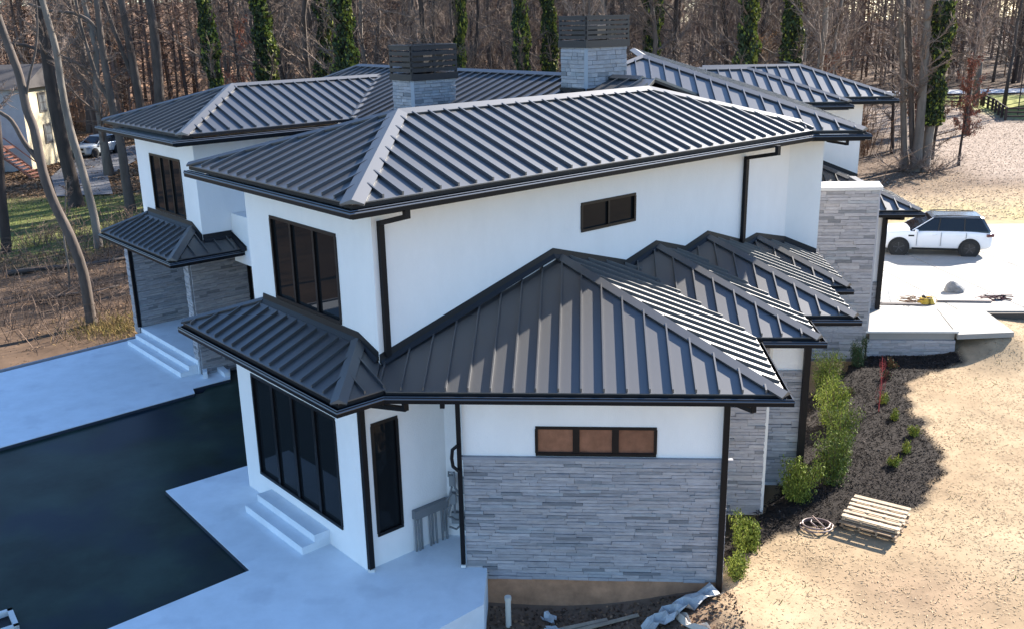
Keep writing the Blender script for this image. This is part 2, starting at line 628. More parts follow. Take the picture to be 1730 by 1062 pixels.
def stones(p0, p1, z0, z1, parts=False, rowh=.076, lmin=.22, lmax=.75, parent=None, u0=0.0, u1=None, seed=1):
    """courses of ledger stone proud of the outer face; separate objects or one joined part"""
    rnd = random.Random(seed)
    a, ln, d = uvp(p0, p1)
    r = Vector((d.y, -d.x))
    u1 = ln if u1 is None else u1
    n = max(1, int(round((z1 - z0) / rowh)))
    rh = (z1 - z0) / n
    back = MB()
    back.box(a + d * u0, a + d * u1, .02, z0, z1, off=.018)
    bo = back.obj('stone_wall', STONE_B, parent or house)
    joined = MB()
    cnt_ = 0
    var = []
    if parts:
        for k in range(14):
            m = MB()
            j = lambda s: rnd.uniform(-s, s)
            vs = [Vector((x + j(.008), y + (j(.12) if y < 0 else 0), z + j(.05))) for x in (-.5, -.5 + .33, .5 - .33, .5) for y in (-1, 0) for z in (-.5, .5)]
            fs = []
            for s in range(3):
                o = s * 4
                fs += [(o, o + 4, o + 5, o + 1), (o + 1, o + 5, o + 7, o + 3), (o + 2, o + 3, o + 7, o + 6), (o, o + 2, o + 6, o + 4)]
            fs += [(0, 1, 3, 2), (12, 14, 15, 13)]
            m.add(vs, fs)
            var.append(m.mesh('stone', STONE))
    rot = math.atan2(d.y, d.x)
    for i in (range(n - 1, -1, -1)):
        u = u0
        first = True
        while u < u1 - .03:
            L = rnd.uniform(lmin, lmax)
            if first:
                L *= rnd.uniform(.4, 1)
                first = False
            e = min(u + L, u1)
            if u1 - e < .12:
                e = u1
            pr = rnd.uniform(.030, .058)
            zc_, cu = z0 + (i + .5) * rh, (u + e) / 2
            h = rh - .006
            if parts and cnt_ < 300:
                cnt_ += 1
                c = a + d * cu + r * .016
                s = link('stone', rnd.choice(var), bo, (c.x, c.y, zc_))
                s.rotation_euler = (0, 0, rot)
                s.scale = (e - u - .005, pr, h)
            else:
                w = rnd.uniform(-.006, .006)
                q0, q1 = a + d * (u + .003), a + d * (e - .003)
                joined.box(q0, q1, pr, zc_ - h / 2 + w, zc_ + h / 2 + w, off=pr + .014, tone=rnd.random())
            u = e
    if joined.v:
        joined.obj('ledger_stones', STONE, bo, kind='stuff')
    return bo


# --- plan points (metres)
P2 = (-7.825, 20.32); P1 = (-4.23, 16.752); Q1 = (-2.79, 18.19); Q2 = (-2.265, 18.19); G0 = (-2.265, 17.0); G1 = (2.785, 17.0)
ZE = 4.02                                              # underside of the lower eaves
# pool wing, ground floor
wp_len = (Vector(P1) - Vector(P2)).length
uw0, uw1 = .705, wp_len - .825
wall(P2, P1, -.3, ZE, holes=[(uw0, uw1, .585, 3.02)])
window(P2, P1, uw0, uw1, .585, 3.02, 4, widths=[1.0, 1.0, 1.06, .94], mull=.10)
wall(P1, Q1, -.3, ZE, holes=[(.285, .900, .66, 3.07)], te=0)
window(P1, Q1, .285, .900, .66, 3.07, 1)
wall(Q1, Q2, -.3, ZE, te=0)
wall(Q2, G0, -.3, ZE, te=TH)
wall((-7.825 + 2.2, 20.32 + 2.2 + .0), P2, -.3, ZE)
# garage wing
gh = [(1.40, 3.69, 2.455, 3.035)]
wall(G0, G1, 2.42, ZE, holes=gh)
wall(G0, G1, -.30, 2.42)
REFL_GLASS = mat('ground_reflection_glass', (0.17, 0.075, 0.045), 0.06, 0.0, 0.9, var=.35, vscale=2.5, rand=.3)  # warm reflection of the ground put into the pane colour
window(G0, G1, 1.40, 3.69, 2.455, 3.035, 3, fw=.045, mull=.13, glass=REFL_GLASS, widths=[1, 1.02, 1])
stones(G0, G1, -.24, 2.36, parts=True, rowh=.068, lmin=.26, lmax=.80, seed=3, u0=.0)
mb = MB(); mb.box((-2.29, 17.0), (2.86, 17.0), .10, 2.365, 2.425, off=.085); mb.obj('stone_ledge', mat('grey_ledge', (.28, .28, .30), .85, var=.1), house)
mb = MB(); mb.box((-2.2, 17.0), (2.785, 17.0), .10, -1.6, -.245, off=.03); mb.obj('footing', CLAY, house)
wall(G1, (2.785, 20.2), -.4, ZE)
# stepped bays on the right
W2 = (4.075, 20.196); W3 = (5.176, 21.69); W4 = (5.65, 24.165)
wall((2.785, 20.196), W2, 2.42, ZE); wall((2.785, 20.196), W2, -.5, 2.42)
stones((2.785, 20.196), W2, -.45, 2.40, seed=11)
stones((2.785, 20.196), W2, 2.42, 3.75, seed=12)
wall(W2, (4.075, 21.69), -.5, ZE)
wall((4.075, 21.69), W3, -.5, ZE)
stones((4.075, 21.69), W3, -.4, 2.42, seed=13)
wall(W3, (5.176, 24.165), -.5, ZE)
wall((5.176, 24.165), W4, -.5, ZE); wall(W4, (5.65, 30.84), -.5, ZE)
corner_trim(4.095, 20.175, -.45, 3.8); corner_trim(5.20, 21.67, -.4, 3.8, s=.03)
mb = MB(); mb.box((4.1, 21.69), (5.18, 21.69), .05, 2.42, 2.47, off=.06); mb.obj('stone_ledge', MATS['grey_ledge'], house)

# upper floor, front block
UL = (-7.265, 20.385); UN = (-3.752, 16.872); UR = (5.46, 26.085)
ln = (Vector(UN) - Vector(UL)).length
wl = lambda x: (x - UL[0]) / R2
holeA = (wl(-6.50), wl(-4.64), 4.83, 6.60)
wall(UL, UN, 4.0, 7.30, holes=[holeA])
window(UL, UN, *holeA, 3, widths=[.93, 1.08, .99])
wr = lambda x: (x - UN[0]) / R2
holeB = (wr(-.008), wr(1.218), 6.00, 6.62)
wall(UN, UR, 4.0, 7.30, holes=[holeB], te=0)
window(UN, UR, *holeB, 2, fw=.05, mull=.05)
wall(UR, (6.34, 26.10), 3.9, 7.30, te=TH)
wall((6.34, 26.10), (6.34, 34.0), 3.9, 7.3)
wall((-3.0, 24.6), UL, 4.0, 7.3)
# right-hand far blocks of the upper floor
wall((6.34, 34.0), (7.95, 34.0), 0, 7.3); wall((7.95, 34), (7.95, 36), 0, 7.3, te=0)
wall((7.95, 36.0), (10.0, 36.0), 0, 7.3); wall((10.0, 36.0), (10.0, 43), 0, 7.3)
# left wing
WL = (-14.18, 30.28); WC = (-11.04, 27.14); WI = (-7.0, 31.18)
ww = lambda x: (x - WL[0]) / R2
holeW = (ww(-13.40), ww(-11.77), 4.87, 6.62)
wall(WL, WC, 4.07, 7.30, holes=[holeW])
window(WL, WC, *holeW, 3)
wall(WC, WI, 4.07, 7.30, te=0)
wall((-9.0, 35.46), WL, 3.96, 7.3)
wall((-9.0, 35.46), pt0(19.0, 44.46), 0, 3.95)
mb = MB(); mb.prism([pt0(15.2, 45.0), pt0(15.2, 39.0), pt0(19.4, 39.0), pt0(19.4, 45.0)], 4.005, 4.06); mb.obj('ceiling', STUCCO, house)
wall(WI, (-2.0, 26.18), 4.2, 7.30, te=0)
mb = MB(); mb.prism([(-10.40, 27.82), (-6.6, 24.02), (-5.0, 25.6), (-8.8, 29.4)], 3.6, 5.05); mb.obj('low_wall', STUCCO, house)

# entry porch on the left
EP = 15.9
pt = lambda s, dd: ((s - dd) / 2, (s + dd) / 2)        # point with x+y = s, y-x = dd
stones(pt(EP + .01, 39.94), pt(EP + .01, 39.42), .45, 3.95, seed=21, lmin=.37, lmax=.4)
wall(pt(EP, 39.94), pt(EP, 39.42), -.4, 4.0, te=TH, m=STONE_B)
wall(pt(EP, 39.42), pt(EP + 4.2, 39.42), -.4, 4.0, te=0, m=STONE_B)
stones(pt(EP, 39.42), pt(EP + 4.2, 39.42), .0, 3.98, seed=22)
wall(pt(EP, 47.0), pt(EP, 46.3), -.4, 3.98, te=.0, m=STONE_B)
stones(pt(EP, 47.0), pt(EP, 46.3), .2, 3.95, seed=23, lmin=.48, lmax=.5)
wall(pt(EP + .02, 46.3), pt(EP + 2.9, 46.3), -.4, 4.0, te=0, m=STONE_B)
stones(pt(EP + .02, 46.3), pt(EP + 2.9, 46.3), .45, 3.98, seed=24)
wall(pt(EP + 2.9, 46.3), pt(EP + 2.9, 39.9), -.4, 4.0, te=0, ts=-.25, m=STONE_B)
mb = MB(); mb.prism([pt0(17.2, 47.5), pt0(17.2, 46.55), pt0(27, 46.55), pt0(27, 47.5)], -.5, 4.4); mb.obj('wall', STONE_B, house)  # unseen block added behind the porch to keep sun off the far patio
df = MB(); df.box(pt(EP + 2.88, 44.6), pt(EP + 2.88, 41.2), .10, .46, 2.95, off=.06); dr = df.obj('door', FRAME, house)
hd = MB(); hd.tube([(*pt(EP + 2.70, 42.2), 1.2), (*pt(EP + 2.70, 42.2), 1.9)], .02); hd.obj('handle', COPING, dr)
mb = MB(); mb.prism([pt(15.84, 46.2), pt(15.84, 39.6), pt(19.2, 39.6), pt(19.2, 46.2)], -.3, .45); mb.obj('porch_landing', CONC, house)
mb = MB(); mb.prism([pt(EP + 4.2, 39.42), pt(EP + 4.2, 47), pt(EP + 3.0, 47), pt(EP + 3.0, 39.5)], 3.4, 3.95); mb.obj('porch_beam', STUCCO, house)
for k, (s_, h_) in enumerate(((15.05, .15), (15.45, .30))):
    mb = MB(); mb.prism([pt(s_, 46.0), pt(s_, 39.75), pt(15.83, 39.75), pt(15.83, 46.0)], (.0 if k == 0 else .152), h_); mb.obj('step', CONC, house)
# low parapet box and small steps by the pool corner
mb = MB(); mb.prism([(-12.05, 28.35), (-11.60, 27.30), (-11.48, 27.36), (-11.92, 28.42)], 0.0, .20); mb.obj('step_edge', CONC, house)
mb = MB(); mb.prism([(-11.40, 27.95), (-10.98, 27.45), (-10.84, 27.56), (-11.24, 28.08)], .0, .14); mb.obj('step_edge', CONC, house)

# stone tower and porch on the right
TX0, TX1 = 6.40, 9.27
wall((TX0, T0), (TX1, T0), -.6, 5.06, m=STONE_B, te=0)
wall((TX1, T0 + .0), (TX1, 33.55), -.6, 5.06, m=STONE_B, te=0, ts=.01)
stones((TX0, T0), (TX1, T0), -.5, 5.05, seed=31, lmin=.3, lmax=.9, rowh=.10)
mb = MB(); mb.prism([(TX0 - .05, T0 - .10), (TX1 + .10, T0 - .10), (TX1 + .28, 31.85), (TX0 - .05, 31.85)], 5.062, 5.17); mb.obj('tower_cap', mat('white_cap', (.50, .49, .47), .8), house)
corner_trim(TX1 + .02, T0 - .02, .4, 5.05, m=mat('grey_trim', (.34, .34, .36), .8), s=.03)
# retaining wall of the terrace
rw = MB(); rw.box((TX1 + .06, T0), (12.12, T0), .25, -.75, .16, off=0); rwo = rw.obj('retaining_wall', STONE_B, house)
stones((TX1 + .06, T0 - .01), (12.12, T0 - .01), -.60, .155, seed=32, rowh=.09)
wall((12.12, T0 + .02), (12.40, 33.4), -.7, .16, m=STONE_B, te=0)
# porch wall: white above stone
wall((9.3, 33.55), (10.4, 33.55), 1.35, 3.9); wall((9.3, 33.55), (10.4, 33.55), .0, 1.35, m=STONE_B)
stones((9.3, 33.54), (10.4, 33.54), .40, 1.36, seed=33, rowh=.10)
wall((10.4, 33.55), (10.4, 36.0), 0, 3.9)

# --- roofs
PITCH = .4064


def clip_u(poly, lo, hi):
    def half(pts, c, s):
        out = []
        for i in range(len(pts)):
            a, b = pts[i], pts[(i + 1) % len(pts)]
            ia, ib = s * (a[0] - c) >= 0, s * (b[0] - c) >= 0
            if ia:
                out.append(a)
            if ia != ib:
                t = (c - a[0]) / (b[0] - a[0])
                out.append((c, a[1] + t * (b[1] - a[1])))
        return out
    p = half(poly, lo, 1)
    return half(p, hi, -1) if len(p) > 2 else []


def roof(poly, g, z0, m, u, phase=0.0, top_gap=.16, pitch=PITCH, ribh=.064, ribw=.030, bot_gap=.03, name='roof_slope'):
    """poly: plan polygon whose first vertex lies on the eave at height z0; g: uphill direction; u: eave direction"""
    g, u = Vector(g), Vector(u)
    o = Vector(poly[0])
    zf = lambda x, y: z0 + m * ((Vector((x, y)) - o).dot(g))
    base = MB()
    base.prism([Vector(p) for p in poly], lambda x, y: zf(x, y) - .07, lambda x, y: zf(x, y) - .006)
    bo = base.obj(name, TRIM, house)
    loc = [((Vector(p) - o).dot(u), (Vector(p) - o).dot(g)) for p in poly]
    lo, hi = min(p[0] for p in loc), max(p[0] for p in loc)
    k = math.floor((lo - phase) / pitch)
    back = lambda a, b: o + u * a + g * b
    while phase + k * pitch < hi:
        a, b = phase + k * pitch, phase + (k + 1) * pitch
        c = clip_u(loc, a, b)
        k += 1
        if len(c) < 3:
            continue
        ar = abs(sum(c[i][0] * c[(i + 1) % len(c)][1] - c[(i + 1) % len(c)][0] * c[i][1] for i in range(len(c)))) / 2
        if ar < .012:
            continue
        mb = MB()
        mb.prism([back(*p) for p in c], zf, lambda x, y: zf(x, y) + .022)
        # standing seam along this panel's first edge
        if a > lo + .02:
            ss = []
            for i in range(len(loc)):
                p, q_ = loc[i], loc[(i + 1) % len(loc)]
                if (p[0] - a) * (q_[0] - a) < 0:
                    t = (a - p[0]) / (q_[0] - p[0])
                    ss.append(p[1] + t * (q_[1] - p[1]))
            if len(ss) >= 2:
                s0, s1 = min(ss) + bot_gap, max(ss) - top_gap
                if s1 - s0 > .08:
                    mb.prism([back(a - ribw / 2, s0), back(a + ribw / 2, s0), back(a + ribw / 2, s1), back(a - ribw / 2, s1)],
                             lambda x, y: zf(x, y) + .010, lambda x, y: zf(x, y) + .022 + ribh)
        mb.obj('roof_panel', METAL, bo)
    return zf


def cap(p, q_, n1, n2, w=.15, wb=None, lift=.075, name='hip_cap', m=None, z=(None, None)):
    """folded metal cap along the line p -> q between two slopes with plan normals n1, n2 (downhill directions) and pitch m each"""
    p, q_ = Vector(p), Vector(q_)
    h = (q_ - p).normalized()
    mb = MB()
    sides = []
    for (nx_, ny_, sl) in (n1, n2):
        nn = Vector((nx_ * sl, ny_ * sl, 1)).normalized()
        d = nn.cross(h)
        if d.x * nx_ + d.y * ny_ < 0:
            d = -d
        sides.append((nn, d.normalized()))
    up = Vector((0, 0, 1))
    (na, da), (nb, db) = sides
    for base, tp in ((p, q_),):
        wb = w if wb is None else wb
        vs = []
        for c in (base, tp):
            vs += [c + da * w + na * .030, c + da * w + na * lift * .9, c + up * (lift + .02), c + db * wb + nb * lift * .9, c + db * wb + nb * .030, c + up * .02]
        fs = [(i, (i + 1) % 6, 6 + (i + 1) % 6, 6 + i) for i in range(6)]
        mb.add(vs, fs + [(5, 4, 3, 2), (5, 2, 1, 0), (11, 8, 9, 10), (11, 6, 7, 8)])
    return mb.obj(name, m or CAPM, house)


def P3(zf, x, y):
    return (x, y, zf(x, y))


mA, mB_ = (0, 0), (0, 0)
# lower roofs -------------------------------------------------
ml = .3635
zr = 4.03
# pool wing lean-to: left slope and the short right slope
EN = (-4.23, 15.53)
# wall planes: upper left face x+y = 13.12; upper right face y-x = 20.62
zL = roof([EN, (-8.90, 20.20), (-6.95, 20.07), (-4.23, 17.35)], B2, 4.06, .43, A2, phase=.16)
cap(P3(zL, -4.23, 15.53), P3(zL, -4.23, 17.35), (-R2, -R2, .43), (R2, -R2, .43), w=.14)
cap(P3(zL, -8.90, 20.20), P3(zL, -6.95, 20.07), (-R2, -R2, .43), (-R2, R2, .43), w=.07)
zr2 = roof([EN, (-4.23, 17.35), (-3.75, 16.87), (-3.72, 16.35), (-3.52, 16.24)], (-R2, R2), 4.06, .43, B2, phase=.16, top_gap=.05)
zG = roof([(3.60, 16.18), (-.62, 20.40 - .02), (-3.77, 17.00), (-3.72, 16.35), (-3.52, 16.18)], D2, zr, ml + .012, C2, phase=.06)
zGr = roof([(3.60, 16.18), (3.60, 19.36), (1.10, 21.86), (.90, 21.62), (-.62, 20.38)], (-1, 0), zr, ml + .012, D2, phase=.10)
cap(P3(zG, 3.62, 16.16), P3(zG, -.60, 20.38), (0, -1, ml), (1, 0, ml), w=.17, wb=.045)
# bay 2
zB2 = roof([(4.90, 19.36), (1.80, 22.46), (.95, 21.62), (3.50, 19.36)], D2, zr, ml + .03, C2, phase=.05)
roof([(4.90, 19.36), (4.90, 20.86), (2.60, 23.2), (1.80, 22.42)], (-1, 0), zr, ml + .03, D2, phase=.12)
cap(P3(zB2, 4.92, 19.34), P3(zB2, 1.80, 22.46), (0, -1, ml), (1, 0, ml), w=.15, wb=.045)
# bay 3
zB3 = roof([(6.03, 20.88), (3.15, 23.76), (2.45, 23.08), (4.80, 20.88)], D2, zr, ml + .03, C2, phase=.05)
roof([(6.03, 20.88), (6.03, 23.34), (4.22, 25.0), (3.15, 23.76)], (-1, 0), zr, ml + .03, D2, phase=.12)
cap(P3(zB3, 6.05, 20.86), P3(zB3, 3.15, 23.76), (0, -1, ml), (1, 0, ml), w=.15, wb=.045)
# bay 4
zB4 = roof([(6.50, 23.34), (4.60, 25.24), (4.1, 24.8), (5.70, 23.34)], D2, zr, ml + .05, C2, phase=.05)
roof([(6.50, 23.34), (6.50, 30.8), (5.50, 30.8), (5.50, 26.12), (4.60, 25.24)], (-1, 0), zr, ml + .05, D2, phase=.12)
cap(P3(zB4, 6.52, 23.32), P3(zB4, 4.60, 25.24), (0, -1, ml), (1, 0, ml), w=.13, wb=.045)


# flashing where the lower roofs meet the upper walls
def flash(pts, face, w=.10, h=.17, name='flashing'):
    """pts on the wall line (x, y, z of roof); face: outward plan normal of the wall"""
    f = Vector((face[0], face[1], 0))
    mb = MB()
    n = len(pts)
    vs = []
    for p in pts:
        p = Vector(p)
        vs += [p + f * .004, p + f * .004 + Vector((0, 0, h)), p + f * .022 + Vector((0, 0, h)), p + f * .035 + Vector((0, 0, .05)), p + f * w + Vector((0, 0, -.035))]
    fs = []
    for i in range(n - 1):
        for k in range(5):
            fs.append((i * 5 + k, i * 5 + (k + 1) % 5, (i + 1) * 5 + (k + 1) % 5, (i + 1) * 5 + k))
    fs += [(0, 1, 2, 3, 4), tuple((n - 1) * 5 + k for k in (4, 3, 2, 1, 0))]
    mb.add(vs, fs)
    return mb.obj(name, TRIM, house)


fl = lambda zf, x, y, dz_=.02: (x, y, zf(x, y) + dz_)
flash([fl(zL, -6.93, 20.05), fl(zL, -4.23, 17.35), (-3.76, 16.88, 4.40)], (-R2, -R2))
ub = lambda x: (x, x + 20.624)
flash([(-3.75, 16.874, 4.35), (*ub(-.60), zG(-.60, 20.36) + .02), (*ub(1.02), zB2(1.02, 21.62) - .02 + .06), (*ub(1.74), zB2(1.74, 22.40) + .02), (*ub(2.50), zB3(2.5, 23.10) + .03),
       (*ub(3.10), zB3(3.10, 23.74) + .02), (*ub(4.16), 4.70), (*ub(4.55), 4.80), (*ub(5.45), 4.50)], (R2, -R2))
flash([(5.47, 26.10, 4.50), (6.33, 26.10, 4.15)], (0, -1))

# entry roof (left)
ze = roof([(-11.49, 25.84), (-15.41, 29.76), (-13.90, 29.94), (-11.49, 27.60)], B2, 4.066, .478, A2, phase=.15, pitch=.40)
cap(P3(ze, -11.49, 25.84), P3(ze, -11.49, 27.60), (-R2, -R2, .478), (R2, -R2, .478), w=.15)
cap(P3(ze, -15.41, 29.76), P3(ze, -13.90, 29.94), (-R2, -R2, .478), (-R2, R2, .478), w=.07)
ze2 = roof([(-11.49, 25.84), (-11.49, 27.60), (-11.04, 27.15), (-10.35, 27.83), (-9.98, 27.46), (-9.86, 27.46)], (-R2, R2), 4.066, .478, B2, phase=.30, top_gap=.05)
flash([fl(ze, -13.88, 29.97), fl(ze, -11.50, 27.59), (-11.05, 27.13, 4.38)], (-R2, -R2))
flash([(-11.03, 27.13, 4.38), (-10.40, 27.76, 4.38)], (R2, -R2))
flash([(-10.40, 27.80, 4.38), (-9.78, 27.18, 4.06)], (-R2, -R2), h=.12)

# upper roofs -------------------------------------------------
mu = .3266
MC = (-3.78, 15.65); MA = (-3.78, 20.23); MR = (1.72, 25.73)
zM = roof([MC, MA, MR, (6.02, 25.73), (5.92, 25.35)], (-R2, R2), 7.55, mu, B2, phase=.24, ribh=.066, ribw=.036)
zMl = roof([MC, (-8.36, 20.23), MA], B2, 7.55, mu, A2, phase=.20)
roof([(-8.36, 20.23), (-2.0, 26.59), (1.72, 25.73), MA], (R2, -R2), 7.55, mu, B2, phase=.2)
roof([(5.92, 25.35), MR, (1.72, 30.3)], (-R2, -R2), 7.55, mu, A2, phase=.2)
zz = lambda x, y: zM(x, y)
apex = (MA[0], MA[1], zM(*MA)); rend = (MR[0], MR[1], zM(*MR))
cap((MC[0], MC[1], 7.55), apex, (-R2, -R2, mu), (R2, -R2, mu), w=.20)
cap((-8.36, 20.23, 7.55), apex, (-R2, -R2, mu), (-R2, R2, mu), w=.10)
cap(apex, rend, (R2, -R2, mu), (-R2, R2, mu), w=.20, name='ridge_cap')
cap(rend, (5.62, 25.73, rend[2] - mu * (5.62 - 1.72) * R2), (R2, -R2, mu), (R2, R2, mu), w=.18)
# left wing
WHp = (-10.78, 25.86); WAp = (-10.78, 30.13); WEp = (-6.93, 33.98)
zW = roof([WHp, WAp, WEp, (-6.98, 29.66)], (-R2, R2), 7.56, .333, B2, phase=.18, ribh=.066, ribw=.034)
zWl = roof([WHp, (-15.05, 30.13), WAp], B2, 7.56, .333, A2, phase=.2)
roof([(-15.05, 30.13), (-11.0, 34.2), WEp, WAp], (R2, -R2), 7.56, .333, B2, phase=.2)
aw = (WAp[0], WAp[1], zW(*WAp)); we = (WEp[0], WEp[1], zW(*WEp))
cap((WHp[0], WHp[1], 7.56), aw, (-R2, -R2, .333), (R2, -R2, .333), w=.18)
cap((-15.05, 30.13, 7.56), aw, (-R2, -R2, .333), (-R2, R2, .333), w=.10)
cap(aw, we, (R2, -R2, .333), (-R2, R2, .333), w=.16, name='ridge_cap')
# long cross ridge between the wings
zR = roof([(-6.98, 29.64), (-11.8, 34.46), (-8.1, 36.15), (1.9, 26.15), (.3, 22.36)], B2, 7.55, .333, A2, phase=.1)
rz = zR(-8.1, 36.15)
cap((-8.1, 36.1, rz), (1.6, 26.4, rz), (-R2, -R2, .333), (R2, R2, .333), w=.14, name='ridge_cap')
cap((-11.8, 34.46, zR(-11.8, 34.46)), (-8.1, 36.1, rz), (-R2, -R2, .333), (-R2, R2, .333), w=.08)
cap((-6.98, 29.66, 7.58), (WEp[0], WEp[1], we[2] + .01), (R2, -R2, .05), (-R2, -R2, .05), w=.13, lift=.03, name='valley_flashing')
roof([(5.5, 29.75), (-4.5, 39.75), (-8.1, 36.15), (1.9, 26.15)], (-R2, -R2), 7.3, .30, A2, phase=.1)
wall((5.0, 29.3), (-5.2, 39.5), 0, 7.2, te=0)
wall((-5.4, 39.3), (-9.1, 35.6), 0, 7.2)
# big hip on the right
RAx, RAy = 1.86, 30.52
zA = roof([(7.14, 25.25), (RAx, RAy), (-2.2, 26.6), (1.5, 25.25)], D2, 7.55, .3145, C2, phase=.15, top_gap=.12)
roof([(7.14, 25.25), (7.14, 33.4), (4.3, 36.1), (RAx, 36.1), (RAx, RAy)], (-1, 0), 7.55, .3145, D2, phase=.15)
ra = (RAx, RAy, zA(RAx, RAy))
cap((7.14, 25.25, 7.55), ra, (0, -1, .3145), (1, 0, .3145), w=.17, wb=.06)
cap((-1.4, 27.26, zA(-1.4, 27.26)), ra, (0, -1, .3145), (-1, 0, .3145), w=.14)
cap(ra, (RAx, 36.1, ra[2]), (1, 0, .3145), (-1, 0, .3145), w=.14, name='ridge_cap')
# two far hips
z2 = roof([(8.80, 33.28), (5.90, 36.18), (2.4, 36.18), (2.4, 33.28)], D2, 7.55, .325, C2, phase=.1, top_gap=.10)
roof([(8.80, 33.28), (8.80, 35.2), (6.1, 37.8), (5.90, 37.8), (5.90, 36.18)], (-1, 0), 7.55, .325, D2, phase=.1)
a2 = (5.90, 36.18, z2(5.9, 36.18))
cap((8.80, 33.28, 7.55), a2, (0, -1, .325), (1, 0, .325), w=.13)
cap((2.4, 36.18, a2[2]), a2, (0, -1, .325), (0, 1, .325), w=.14, name='ridge_cap')
z3 = roof([(10.79, 35.15), (8.10, 37.84), (4.0, 37.84), (6.0, 35.15)], D2, 7.55, .345, C2, phase=.1, top_gap=.10)
roof([(10.79, 35.15), (10.79, 42), (8.1, 42), (8.10, 37.84)], (-1, 0), 7.55, .345, D2, phase=.1)
a3 = (8.10, 37.84, z3(8.1, 37.84))
cap((10.79, 35.15, 7.55), a3, (0, -1, .345), (1, 0, .345), w=.13)
cap((4.5, 37.84, a3[2]), a3, (0, -1, .345), (0, 1, .345), w=.14, name='ridge_cap')
# porch roof behind the tower
z5 = roof([(11.25, 32.72), (7.97, 36.0), (7.97, 33.9), (9.0, 32.72)], D2, 4.03, .40, C2, phase=.1, top_gap=.10)
roof([(11.25, 32.72), (11.25, 36.0), (7.97, 36.0)], (-1, 0), 4.03, .40, D2, phase=.1)
cap((11.25, 32.72, 4.03), (8.0, 35.97, z5(8, 35.97)), (0, -1, .4), (1, 0, .4), w=.13)
flash([(8.0, 35.98, z5(8.0, 35.97) + .05), (10.0, 35.98, 4.03 + .4 * 1.25 + .05)], (0, -1))

# gutters: U-shaped troughs with mitred corners
GP = [(0, 0), (0, -.125), (-.125, -.125), (-.125, -.02), (-.112, -.02), (-.112, -.112), (-.014, -.112), (-.014, 0)]


def gutter(path, z, m=GUTTER):
    mb = MB()
    P = [(x, y, z) for x, y in path]
    mb.sweep(GP, P)
    n = len(path)
    for i, j in ((0, 1), (n - 1, n - 2)):
        a, b = Vector(path[i]), Vector(path[j])
        d = (b - a).normalized() * .012
        s = 1 if i == 0 else -1
        dd = (b - a).normalized() * s
        r = Vector((dd.y, -dd.x))
        mb.prism([a, a + d, a + d - r * .125, a - r * .125], z - .124, z - .001)
    g = mb.obj('gutter', m, house)
    tr = MB(); tr.sweep([(.010, -.040), (.010, -.052), (-.028, -.002), (-.028, .010), (-.018, .010)], P); tr.obj('gutter_lip', ALU, g)
    # fascia and soffit behind it
    fb = MB()
    fb.sweep([(-.13, -.01), (-.13, -.17), (-.155, -.17), (-.155, -.01)], P)
    fb.obj('fascia', TRIM, house)
    return g


def soffit(path, z, w=.80):
    mb = MB()
    mb.sweep([(-.157, -.12), (-.157, -.15), (-.157 - w, -.15), (-.157 - w, -.12)], [(x, y, z) for x, y in path])
    return mb.obj('soffit', mat('soffit_white', (.62, .60, .58), .9), house)


low1 = [(-6.0, 23.02), (-9.01, 20.15), (-4.23, 15.372), (-3.54, 16.06), (3.722, 16.06), (3.722, 19.21)]
gutter(low1[1:], 3.99)
soffit(low1[1:5], 3.99, .78)
gutter([(3.735, 19.225), (5.03, 19.225), (5.03, 20.70)], 3.985); soffit([(3.735, 19.225), (5.03, 19.225)], 3.985, .75)
gutter([(5.045, 20.72), (6.13, 20.72), (6.13, 23.16)], 3.985); soffit([(5.045, 20.72), (6.13, 20.72)], 3.985, .75)
gutter([(6.145, 23.18), (6.60, 23.18), (6.60, 30.7)], 3.985)
low2 = [(-15.55, 29.76), (-11.49, 25.70), (-9.83, 27.36)]
gutter(low2, 4.02); soffit(low2, 4.02, .95)
up1 = [(-8.455, 20.155), (-3.78, 15.478), (5.853, 25.11), (7.262, 25.11), (7.262, 33.08), (8.905, 33.08), (8.905, 35.02), (10.95, 35.02), (10.95, 42)]
gutter(up1, 7.47); soffit(up1[:4], 7.47, .80); soffit(up1[5:], 7.47, .80)
up2 = [(-15.0, 29.44), (-10.79, 25.23), (-6.9, 29.12)]
gutter(up2, 7.47); soffit(up2, 7.47, 1.0)
gutter([(-6.9, 29.14), (-3.2, 25.44)], 7.47)
gutter([(9.0, 32.58), (11.36, 32.58), (11.36, 36)], 3.97); soffit([(9.0, 32.58), (11.36, 32.58)], 3.97, .8)


# downpipes
def pipe(pts, w=.085, name='downpipe', m=None, shoe=None):
    mb = MB()
    for p, q_ in zip(pts[:-1], pts[1:]):
        p, q_ = Vector(p), Vector(q_)
        d = (q_ - p)
        L = d.length + w * .6
        rot = d.to_track_quat('Z', 'Y').to_matrix()
        if abs(d.normalized().z) > .95:
            rot = Matrix.Rotation(pipe.rot, 3, 'Z')
        mb.cube((p + q_) / 2, (w, w * .8, L), rot)
    o = mb.obj(name, m or PIPE, house)
    if shoe:
        s = MB()
        s.cube(shoe, (w * 1.1, w, .06))
        s.obj('pipe_shoe', COPING, o)
    return o


